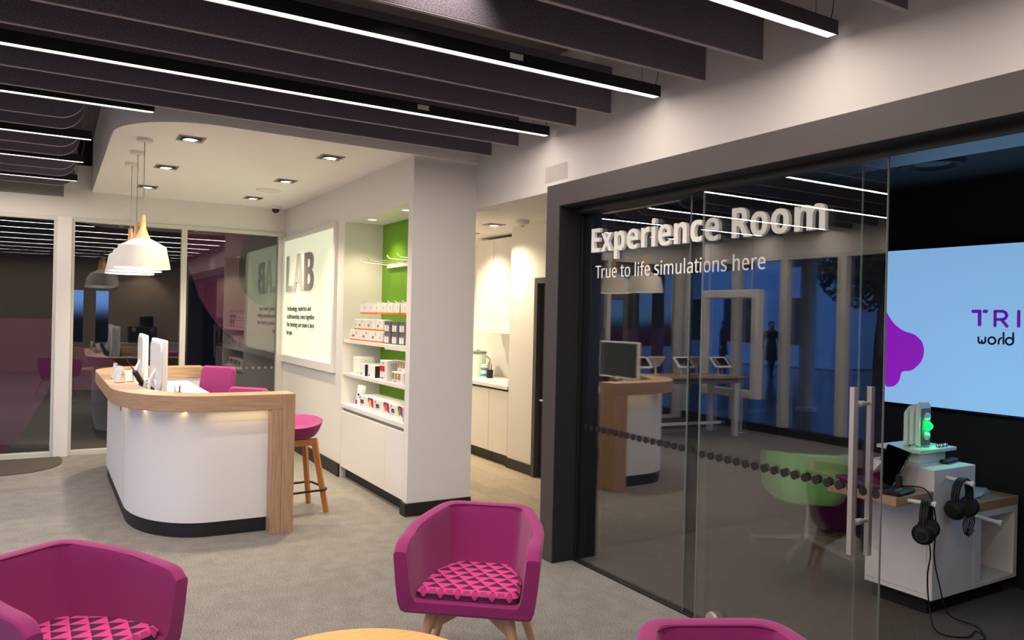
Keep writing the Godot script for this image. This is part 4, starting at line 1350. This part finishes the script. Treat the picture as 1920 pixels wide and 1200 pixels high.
	build(B(0.06, 0.88, 0.0, 0.10, -0.40, -0.06), "plinth", M.black, c)
	var lo = mb()
	bb(lo, 0.42, 0.91, 0.10, 0.125, -0.46, 0.0)
	bb(lo, 0.42, 0.91, 0.505, 0.545, -0.46, 0.0)
	bb(lo, 0.42, 0.50, 0.125, 0.505, -0.46, 0.0)
	bb(lo, 0.868, 0.91, 0.125, 0.505, -0.46, 0.0)
	bb(lo, 0.50, 0.868, 0.125, 0.505, -0.46, -0.44)
	build(lo, "low_cubby", M.white_paint, c)
	build(B(0.42, 0.91, 0.5455, 0.60, -0.46, 0.002), "low_top", M.oak_flat, c, "oak top of the low end")
	build(B(0.50, 0.66, 0.125, 0.47, -0.42, -0.10), "cubby_box", M.black, c)
	build(B(-0.35, 0.0, 0.664, 0.712, -0.42, 0.0), "desk_leaf", M.oak_flat, c, "oak desk leaf")
	for q in [[-0.20, 0.70, 0.69], [0.12, 0.78, 0.765], [0.42, 0.53, 0.515]]:
		var x: float = q[0]
		if q[0] < 0:
			build(tube(mb(), [Vector3(x - 0.04, 0.687, 0.0), Vector3(x - 0.01, q[2], 0.12)], 0.011, 8), "peg", M.plastic_white, c)
		else:
			build(tube(mb(), [Vector3(x, q[1], 0.0), Vector3(x + 0.03, q[2], 0.13)], 0.011, 8), "peg", M.plastic_white, c)
		build(tube(mb(), [Vector3(x + (-0.01 if q[0] < 0 else 0.03), q[2], 0.12), Vector3(x + (-0.007 if q[0] < 0 else 0.032), q[2] - 0.001, 0.135)], 0.016, 10), "peg_cap", M.plastic_white, c)
	headphones("black headphones with a blue ring hanging below the oak desk leaf", Vector3(3.985, 0.692, -2.33), 1.95)
	headphones("black headphones hanging on the side of the tall white block", Vector3(4.335, 0.775, -2.335), 1.65)
	var r1 = [Vector3(4.01, 0.50, -2.33), Vector3(3.98, 0.42, -2.30), Vector3(4.01, 0.30, -2.33), Vector3(4.03, 0.15, -2.33), Vector3(4.02, 0.02, -2.28), Vector3(4.12, 0.006, -2.18), Vector3(4.25, 0.006, -2.20), Vector3(4.18, 0.006, -2.12), Vector3(4.05, 0.006, -2.16)]
	tag(build(tube(mb(), curve(r1, 8), 0.004, 6), "headphone_cable", M.black), "thin black cable falling from the left headphones to the carpet", "cable")
	var r2 = [Vector3(4.01, 0.745, -2.50), Vector3(4.10, 0.74, -2.42), Vector3(4.12, 0.68, -2.38), Vector3(4.13, 0.55, -2.36), Vector3(4.12, 0.38, -2.36), Vector3(4.19, 0.22, -2.37), Vector3(4.24, 0.05, -2.34), Vector3(4.32, 0.006, -2.24), Vector3(4.22, 0.006, -2.14)]
	tag(build(tube(mb(), curve(r2, 8), 0.004, 6), "laptop_cable", M.black), "thin black cable running from the desk leaf down the console corner", "cable")
	var cl = []
	for k in 40:
		cl.append(Vector3(4.37 + 0.035 * cos(k * 0.62) + 0.01 * sin(k * 1.3), 0.53 + 0.055 * sin(k * 0.62 + 0.5), -2.33 + 0.0008 * k))
	tag(build(tube(mb(), cl, 0.003, 5), "coiled_cable", M.black), "coiled black cable under the right headphones", "cable")
	# laptop, telephone, remote, papers
	var lp = thing("laptop", "black laptop open on the oak desk leaf", "laptop", Vector3(4.02, 0.712, -2.725), -0.62)
	build(box(mb(), Vector3(0, 0.01, 0.0), Vector3(0.21, 0.018, 0.31), 0.004), "base", M.black, lp)
	build(box(mb(), Vector3(0.15, 0.112, 0), Vector3(0.010, 0.22, 0.31), 0.004, Basis(Vector3(0, 0, 1), -0.45)), "lid", M.black_gloss, lp)
	var ph = thing("remote_dock", "small black desk unit at the corner of the oak desk leaf", "remote", Vector3(3.965, 0.712, -2.475), 0.15)
	build(box(mb(), Vector3(0, 0.012, 0), Vector3(0.19, 0.024, 0.10), 0.008), "base", M.black, ph)
	build(box(mb(), Vector3(0.05, 0.05, -0.02), Vector3(0.03, 0.09, 0.03), 0.006), "receiver", M.black, ph)
	for k in 3:
		build(lathe(mb(), V2([0, 0.0, 0.006, 0.0, 0.006, 0.006, 0, 0.007]), 10, Transform3D(Basis(), Vector3(-0.05 + 0.03 * k, 0.024, 0.01))), "button", M.grey, ph)
	var rm = thing("remote_control", "black remote control on top of the tall white block", "remote", Vector3(4.53, 0.829, -2.52), 0.15)
	build(box(mb(), Vector3(0, 0.012, 0), Vector3(0.17, 0.022, 0.05), 0.008), "body", M.black, rm)
	var pp = thing("paper_stack", "loose papers in a clear sleeve on the low oak top", "papers", Vector3(4.88, 0.60, -2.62), 0.2)
	for k in 3:
		build(box(mb(), Vector3(0.01 * k, 0.003 + 0.005 * k, 0), Vector3(0.30, 0.004, 0.21), 0.001, Basis(Vector3.UP, 0.08 * k)), "sheet", M.frost, pp)
	# lamp with the green light
	var l = thing("signal_lamp", "white plastic desk lamp unit with a glowing green bulb", "lamp", Vector3(4.42, 0.829, -2.66))
	build(B(-0.10, 0.16, 0.0, 0.062, -0.10, 0.09, 0.003), "base", M.frost, l)
	build(B(-0.155, 0.215, 0.064, 0.085, -0.15, 0.125, 0.002), "top_plate", M.frost, l)
	letters("lettering", "Mangobotics", 0.15, 0.022, 0.001, M.white_paint, l, Transform3D(Basis(), Vector3(-0.07, 0.028, 0.0905)))
	for k in 3:
		build(prism(mb(), soften(V2([-0.045 - 0.012 * k, 0, -0.045 - 0.012 * k, 0.225 - 0.012 * k, -0.02, 0.265 - 0.014 * k, 0.055, 0.265 - 0.014 * k, 0.075 + 0.004 * k, 0.235 - 0.014 * k, 0.075 + 0.004 * k, 0]), 0.015, 3, true), -0.03 - 0.028 * k, -0.004 - 0.028 * k, Transform3D(Basis(), Vector3(0.0, 0.0855, 0.05)), 0.003), "shell", M.frost, l)
	build(prism(mb(), rrect(0.085, 0.22, 0.004, 2, Vector2(0.02, 0.118)), 0.047, 0.052, Transform3D(Basis(), Vector3(0, 0.0855, 0.0)), 0.001), "front_plate", M.carton_grey, l)
	for k in 3:
		var y = 0.0855 + 0.065 + 0.058 * k
		var st = lathe(mb(), V2([0.0, -0.026, 0.012, -0.023, 0.022, -0.013, 0.026, 0.0, 0.022, 0.013, 0.012, 0.023, 0, 0.026]), 20, Transform3D(Basis(Vector3(1, 0, 0), PI / 2), Vector3(0.02 + (0.004 if k == 1 else 0.0), y, 0.062 if k == 1 else 0.048))) as SurfaceTool
		build(st, "bulb", M.green_glow if k == 1 else M.frost, l)
	omni(l, Vector3(0.024, 0.0855 + 0.123, 0.062), 0.035, Color(0.1, 1.0, 0.5), 0.02)
	for k in 3:
		build(lathe(mb(), V2([0, 0, 0.011, 0, 0.011, 0.018, 0.008, 0.022, 0, 0.022]), 12, Transform3D(Basis(), Vector3(0.06 + 0.04 * k, 0.0855, 0.10))), "knob", M.chrome, l)
	for k in 2:
		build(lathe(mb(), V2([0, 0, 0.01, 0, 0.01, 0.018, 0, 0.02]), 12, Transform3D(Basis(), Vector3(-0.10 + 0.03 * k, 0.0855, 0.03))), "knob", M.chrome, l)
	# green swivel chair
	var g = thing("swivel_chair", "green tub chair on a polished four-star base inside the glass room", "chair", Vector3(4.70, 0, -3.62), PI - 0.75)
	build(tub_shell(), "shell", M.green_cloth, g)
	build(tub_cushion(), "seat_cushion", M.green_cloth, g)
	build(lathe(mb(), V2([0, 0.08, 0.026, 0.08, 0.022, 0.2, 0.018, 0.345, 0, 0.345]), 20), "post", M.polished, g)
	for wa in [-120.0, 160.0, 94.0, 20.0]:
		var a = deg_to_rad(wa) + PI - 0.75
		build(bar(bar(mb(), Vector3(0.01 * cos(a), 0.092, 0.01 * sin(a)), Vector3(0.40 * cos(a), 0.032, 0.40 * sin(a)), 0.05, 0.035, 0.034, 0.02), Vector3(0.385 * cos(a), 0.0, 0.385 * sin(a)), Vector3(0.385 * cos(a), 0.03, 0.385 * sin(a)), 0.024, 0.024), "leg", M.polished, g)

# ------------------------------------------------------------------ the side of the shop that the glass reflects
func far_side():
	# table of tablets
	var tb = thing("display_table", "long white legged table carrying the tablets near the street windows", "table", Vector3(-1.62, 0, -8.15), 0.12)
	build(B(-0.95, 0.95, 0.83, 0.86, -0.35, 0.35, 0.004), "table_top", M.oak_flat, tb)
	build(B(-0.90, 0.90, 0.76, 0.83, -0.30, 0.30), "apron", M.grey, tb)
	for x in [-0.86, 0.86]:
		for z in [-0.28, 0.28]:
			build(B(x - 0.035, x + 0.035, 0.0, 0.76, z - 0.035, z + 0.035), "leg", M.white_paint, tb)
	build(B(-0.83, 0.83, 0.14, 0.18, -0.02, 0.02), "stretcher", M.white_paint, tb)
	for k in 5:
		var x: float = -0.72 + 0.36 * k
		var face = 1.0 if k % 2 == 0 else -1.0
		var at = Vector3(-1.62, 0.86, -8.15) + Basis(Vector3.UP, 0.12) * Vector3(x, 0, 0.10 * face)
		var t = thing("tablet_stand", "white framed tablet on a bent stand, %s along the display table" % ORD[k], "tablet", at, 0.12 + (0.0 if face > 0 else PI), "tablets on the display table")
		build(slab(mb(), rrect(0.14, 0.12, 0.02, 3), 0.0, 0.008), "foot", M.white_paint, t)
		build(tube(mb(), curve([Vector3(0, 0.008, -0.03), Vector3(0, 0.10, -0.035), Vector3(0, 0.17, 0.0)], 5), 0.014, 8), "stem", M.white_paint, t)
		var tl = Transform3D(Basis(Vector3(1, 0, 0), -0.85), Vector3(0, 0.19, 0.01))
		build(prism(mb(), rrect(0.29, 0.22, 0.015, 3), -0.012, 0.006, tl, 0.003), "case", M.white_paint, t)
		build(prism(mb(), rrect(0.22, 0.16, 0.004, 2), 0.006, 0.008, tl), "screen", M.black_gloss, t)
	# hanging poster frame
	var fr = thing("poster_display", "white hanging display frame on rods before the street window", "display frame", Vector3(-2.75, 0, -8.20))
	var f = mb()
	for s in [-1, 1]:
		bb(f, -0.06, 0.06, 0.52, 2.12, s * 0.53 - 0.07, s * 0.53 + 0.07, 0.01)
		bb(f, -0.06, 0.06, 1.32 + s * 0.74 - 0.06, 1.32 + s * 0.74 + 0.06, -0.46, 0.46, 0.01)
	build(f, "frame", M.white_paint, fr)
	for z in [-0.42, 0.42]:
		build(tube(mb(), [Vector3(0, 2.12, z), Vector3(0, 3.48, z)], 0.008, 8), "rod", M.aluminium, fr)
	build(tube(mb(), [Vector3(0, 0.0, 0.28), Vector3(0, 0.52, 0.28)], 0.006, 8), "rod", M.aluminium, fr)
	build(lathe(mb(), V2([0, 0, 0.06, 0, 0.06, 0.008, 0, 0.01])), "foot", M.aluminium, fr).position = Vector3(0, 0, 0.28)
	# drinks counter behind the viewpoint
	var bn = thing("drinks_counter", "pale counter with a machine behind the viewpoint", "counter", Vector3(2.1, 0, 2.75))
	build(B(-0.85, 0.85, 0.72, 0.76, -0.32, 0.32), "top", M.laminate, bn)
	build(B(-0.84, 0.84, 0.08, 0.72, -0.29, 0.32), "body", M.white_paint, bn)
	build(B(-0.82, 0.82, 0.0, 0.08, -0.25, 0.32), "plinth", M.kick, bn)
	var cm = thing("coffee_machine", "black coffee machine with two round dials, on the pale counter", "coffee machine", Vector3(2.0, 0.76, 2.8))
	build(B(-0.36, 0.30, 0.0, 0.42, -0.2, 0.2, 0.02), "body", M.black, cm)
	build(B(-0.10, 0.22, 0.42, 0.70, -0.15, 0.15, 0.02), "hopper", M.black_gloss, cm)
	for x in [-0.25, 0.20]:
		build(lathe(mb(), V2([0, 0, 0.06, 0, 0.06, 0.02, 0, 0.024]), 20, Transform3D(Basis(Vector3(1, 0, 0), -PI / 2), Vector3(x, 0.34, -0.2))), "dial", M.chrome, cm)
	var ws = thing("wall_downlight", "small downlight above the drinks counter behind the viewpoint", "downlight", Vector3(2.0, 2.95, 2.6))
	build(lathe(mb(), V2([0, 0, 0.05, 0, 0.05, 0.06, 0, 0.06])), "can", M.black, ws)
	build(tube(mb(), [Vector3(0, 0.06, 0), Vector3(0, 0.55, 0)], 0.004, 6), "stem", M.black, ws)
	spot(ws, Vector3(0, -0.03, 0), 2.0, Color(1, 0.88, 0.72), 50, Vector3(0, -1, 0.2), 0.04)

# ------------------------------------------------------------------ outside
func body_mesh(bones, cell, head_at) -> SurfaceTool:
	# surface nets over a smooth union of tapered capsules: [a, b, ra, rb]
	var lo = Vector3(9, 9, 9)
	var hi = Vector3(-9, -9, -9)
	for b in bones:
		for q in [[b[0], b[2]], [b[1], b[3]]]:
			lo = lo.min(q[0] - Vector3.ONE * (q[1] + 2.5 * cell))
			hi = hi.max(q[0] + Vector3.ONE * (q[1] + 2.5 * cell))
	var n = Vector3i(((hi - lo) / cell).ceil()) + Vector3i.ONE
	var f = PackedFloat32Array()
	f.resize(n.x * n.y * n.z)
	f.fill(1.0)
	for b in bones:
		var a: Vector3 = b[0]
		var d: Vector3 = b[1] - a
		var dd = maxf(d.length_squared(), 1e-6)
		var rm: float = maxf(b[2], b[3]) + 3.0 * cell
		var i0 = Vector3i(((a.min(b[1]) - Vector3.ONE * rm - lo) / cell).floor()).clamp(Vector3i.ZERO, n - Vector3i.ONE)
		var i1 = Vector3i(((a.max(b[1]) + Vector3.ONE * rm - lo) / cell).ceil()).clamp(Vector3i.ZERO, n - Vector3i.ONE)
		for x in range(i0.x, i1.x + 1):
			for y in range(i0.y, i1.y + 1):
				for z in range(i0.z, i1.z + 1):
					var p = lo + Vector3(x, y, z) * cell
					var t = clampf((p - a).dot(d) / dd, 0.0, 1.0)
					var v: float = (p - a - d * t).length() - lerpf(b[2], b[3], t)
					var k = (x * n.y + y) * n.z + z
					var h = maxf(0.04 - absf(v - f[k]), 0.0) / 0.04
					f[k] = minf(v, f[k]) - h * h * 0.01
	var st = mb()
	var at = {}
	var corner = func(x, y, z): return f[(x * n.y + y) * n.z + z]
	for x in n.x - 1:
		for y in n.y - 1:
			for z in n.z - 1:
				var inside = 0
				var s = Vector3.ZERO
				var c = 0
				var vals = []
				for k in 8:
					var v: float = corner.call(x + (k & 1), y + ((k >> 1) & 1), z + (k >> 2))
					vals.append(v)
					if v < 0.0:
						inside += 1
				if inside == 0 or inside == 8:
					continue
				for e in [[0, 1], [2, 3], [4, 5], [6, 7], [0, 2], [1, 3], [4, 6], [5, 7], [0, 4], [1, 5], [2, 6], [3, 7]]:
					var va: float = vals[e[0]]
					var vb: float = vals[e[1]]
					if (va < 0.0) != (vb < 0.0):
						var t = va / (va - vb)
						var pa = Vector3(e[0] & 1, (e[0] >> 1) & 1, e[0] >> 2)
						var pb = Vector3(e[1] & 1, (e[1] >> 1) & 1, e[1] >> 2)
						s += pa.lerp(pb, t)
						c += 1
				at[Vector3i(x, y, z)] = lo + (Vector3(x, y, z) + s / c) * cell
	for key in at:
		for ax in 3:
			var u = (ax + 1) % 3
			var w = (ax + 2) % 3
			var q: Vector3i = key
			var e: Vector3i = q
			e[ax] += 1
			var va: float = corner.call(q.x, q.y, q.z)
			var vb: float = corner.call(e.x, e.y, e.z)
			if (va < 0.0) == (vb < 0.0):
				continue
			var q1 = q
			q1[u] -= 1
			var q2 = q1
			q2[w] -= 1
			var q3 = q
			q3[w] -= 1
			if not (at.has(q1) and at.has(q2) and at.has(q3)):
				continue
			if va < 0.0:
				quad(st, at[q], at[q1], at[q2], at[q3], 1)
			else:
				quad(st, at[q], at[q3], at[q2], at[q1], 1)
	return st

func person(label, at, turn, step):
	var o = thing("person", label, "person", at, turn, "people outside")
	var J = func(x, y, z): return Vector3(x, y, z)
	var b = []
	b.append([J.call(0, 0.98, 0), J.call(0, 1.38, 0.0), 0.135, 0.145])
	b.append([J.call(-0.13, 1.40, 0), J.call(0.13, 1.40, 0), 0.075, 0.075])
	b.append([J.call(0, 1.42, 0), J.call(0, 1.54, 0.01), 0.06, 0.052])
	b.append([J.call(0, 1.60, 0.02), J.call(0, 1.68, 0.005), 0.078, 0.092])
	b.append([J.call(0, 1.61, 0.085), J.call(0, 1.585, 0.105), 0.012, 0.018])
	var hands = []
	for s in [-1, 1]:
		var fwd: float = step * s
		b.append([J.call(0.09 * s, 0.95, 0), J.call(0.10 * s, 0.50, 0.10 * fwd + 0.02), 0.095, 0.058])
		b.append([J.call(0.10 * s, 0.50, 0.10 * fwd + 0.02), J.call(0.10 * s, 0.09, 0.22 * fwd), 0.056, 0.042])
		b.append([J.call(0.10 * s, 0.05, 0.22 * fwd - 0.04), J.call(0.11 * s, 0.035, 0.22 * fwd + 0.15), 0.045, 0.032])
		var el: Vector3 = J.call(0.25 * s, 1.12, -0.06 * fwd)
		var wr: Vector3 = J.call(0.25 * s, 0.89, 0.10 - 0.08 * fwd)
		b.append([J.call(0.19 * s, 1.39, 0), el, 0.062, 0.048])
		b.append([el, wr, 0.047, 0.034])
		hands.append([wr, s])
	build(body_mesh(b, 0.025, 0), "body", M.coat, o)
	build(lathe(mb(), V2([0, -0.11, 0.06, -0.09, 0.082, -0.03, 0.085, 0.03, 0.06, 0.08, 0, 0.1]), 20, Transform3D(Basis(), Vector3(0, 1.635, 0.028))), "face", M.skin, o)
	build(lathe(mb(), V2([0.094, -0.04, 0.1, 0.03, 0.07, 0.095, 0, 0.115]), 20, Transform3D(Basis(Vector3(1, 0, 0), -0.35), Vector3(0, 1.655, 0.0))), "hair", M.hair, o)
	for h in hands:
		var m = mb()
		var w: Vector3 = h[0]
		var s: float = h[1]
		box(m, w + Vector3(0, -0.055, 0.015), Vector3(0.028, 0.10, 0.08), 0.012)
		for k in 4:
			var r: Vector3 = w + Vector3(0, -0.10, -0.015 + 0.021 * k)
			var l: float = [0.055, 0.07, 0.075, 0.065][k]
			tube(m, [r, r + Vector3(-0.006 * s, -l * 0.5, 0.003), r + Vector3(-0.022 * s, -l, 0.006)], 0.009, 6, 0.007)
		tube(m, [w + Vector3(0, -0.03, 0.05), w + Vector3(-0.01 * s, -0.07, 0.075), w + Vector3(-0.015 * s, -0.10, 0.078)], 0.01, 6, 0.008)
		build(m, "hand", M.skin, o)
	var skirt = lathe(mb(), V2([0.20, 0.55, 0.185, 0.8, 0.165, 1.0, 0.16, 1.1]), 20, Transform3D(Basis().scaled(Vector3(1, 1, 0.8)), Vector3.ZERO)) as SurfaceTool
	build(skirt, "coat_skirt", M.coat, o)
	return o

func outdoors():
	struct(B(-40, -3.2, -0.25, -0.05, -45, 20, 0), "floor_paving", M.wet_paving, "wet blue paving outside the street windows", "paving")
	struct(B(-3.3, 9, -0.3, -0.1, 3.36, 25, 0), "floor_lawn", M.grass, "lawn outside the narrow windows behind the viewpoint", "lawn")
	# hall beyond the back windows
	var hl = mb()
	bb(hl, -3.3, 5.0, 3.2, 3.4, -15.2, -9.84, 0)
	bb(hl, -3.5, 5.0, -0.1, 3.4, -15.4, -15.2, 0)
	bb(hl, -3.5, -3.3, -0.1, 3.4, -15.2, -9.84, 0)
	bb(hl, 5.0, 5.2, -0.1, 3.4, -15.2, -9.84, 0)
	struct(hl, "wall_hall", M.brick_dark, "dim walls of the hall beyond the back windows", "wall")
	struct(B(-3.3, 5.0, -0.1, -0.002, -15.2, -9.75, 0), "floor_hall", M.grey, "dim floor of the hall beyond the back windows", "floor")
	# canopy and columns along the street
	var cp = thing("street_canopy", "dark canopy over the pavement outside", "canopy", Vector3(-5.2, 3.1, -9))
	build(B(-1.9, 1.9, 0, 0.25, -14, 12, 0.02), "roof", M.brick_dark, cp)
	for k in 5:
		build(B(-1.9, 1.9, -0.12, 0.0, -12.0 + 4.5 * k, -11.85 + 4.5 * k), "beam", M.aluminium, cp)
	for k in 4:
		var c = thing("street_column", "pale column under the street canopy, %s along the pavement" % ORD[k], "column", Vector3(-6.6, -0.05, -19.0 + 4.6 * k), 0, "columns under the street canopy")
		build(lathe(mb(), V2([0, 0, 0.2, 0, 0.2, 0.06, 0.15, 0.08, 0.15, 3.0, 0.2, 3.03, 0.2, 3.145, 0, 3.145])), "shaft", M.facade, c)
	# buildings across the plaza
	for k in 3:
		var bx = thing("street_building", ["long pale building across the plaza", "tall pale building further along the plaza", "low pale building at the far end of the plaza"][k], "building", [Vector3(-24, -0.05, -6), Vector3(-22, -0.05, -24), Vector3(-12, -0.05, -38)][k])
		var s: Vector3 = [Vector3(6, 7, 14), Vector3(7, 11, 12), Vector3(16, 6, 6)][k]
		build(box(mb(), Vector3(0, s.y / 2, 0), s, 0.05), "wall", M.facade, bx)
		build(box(mb(), Vector3(0, s.y + 0.1, 0), s * Vector3(1.04, 0, 1.04) + Vector3(0, 0.2, 0), 0.03), "roof", M.brick_dark, bx)
		for r in 2:
			for q in 4:
				var z: float = -s.z / 2 + s.z * (q + 0.5) / 4.0
				if k < 2:
					build(B(s.x / 2 - 0.02, s.x / 2 + 0.03, 0.9 + 3.0 * r, 2.7 + 3.0 * r, z - 0.8, z + 0.8), "window", M.navy, bx)
				else:
					var x: float = -s.x / 2 + s.x * (q + 0.5) / 4.0
					build(B(x - 0.8, x + 0.8, 0.9 + 2.6 * r, 2.3 + 2.6 * r, s.z / 2 - 0.02, s.z / 2 + 0.03), "window", M.navy, bx)
	# a tree on the plaza
	var tr = thing("street_tree", "dark leafy tree on the plaza outside the shop", "tree", Vector3(-11.5, -0.05, -11.5))
	var tk = mb()
	tube(tk, curve([Vector3(0, 0, 0), Vector3(0.05, 1.2, 0.03), Vector3(-0.05, 2.6, 0.05), Vector3(0.1, 4.0, 0)], 6), 0.16, 10, 0.06)
	var rng = RandomNumberGenerator.new()
	rng.seed = 12
	for k in 7:
		var a = TAU * k / 7.0
		tube(tk, [Vector3(0, 2.2 + 0.2 * k, 0), Vector3(0.7 * cos(a), 3.0 + 0.2 * k, 0.7 * sin(a)), Vector3(1.3 * cos(a), 3.5 + 0.2 * k, 1.3 * sin(a))], 0.05, 6, 0.015)
	build(tk, "trunk", M.bark, tr)
	var lv = mb()
	for k in 5000:
		var d = Vector3(rng.randfn(), rng.randfn(), rng.randfn()).normalized() * pow(rng.randf(), 0.4)
		var p = Vector3(0, 3.6, 0) + d * Vector3(1.8, 1.6, 1.8)
		var u = Vector3(rng.randfn(), rng.randfn(), rng.randfn()).normalized() * 0.10
		var v = u.cross(Vector3(rng.randfn(), rng.randfn(), rng.randfn())).normalized() * 0.05
		quad(lv, p - u, p + v, p + u, p - v)
	build(lv, "crown", M.leaf, tr).set_meta("kind", "stuff")
	person("standing person in a dark coat walking on the wet paving outside", Vector3(-13.0, -0.05, -16.1), 0.5, 1.0)
	person("second person in a dark coat standing further across the wet paving", Vector3(-14.6, -0.05, -19.6), 2.2, 0.25)
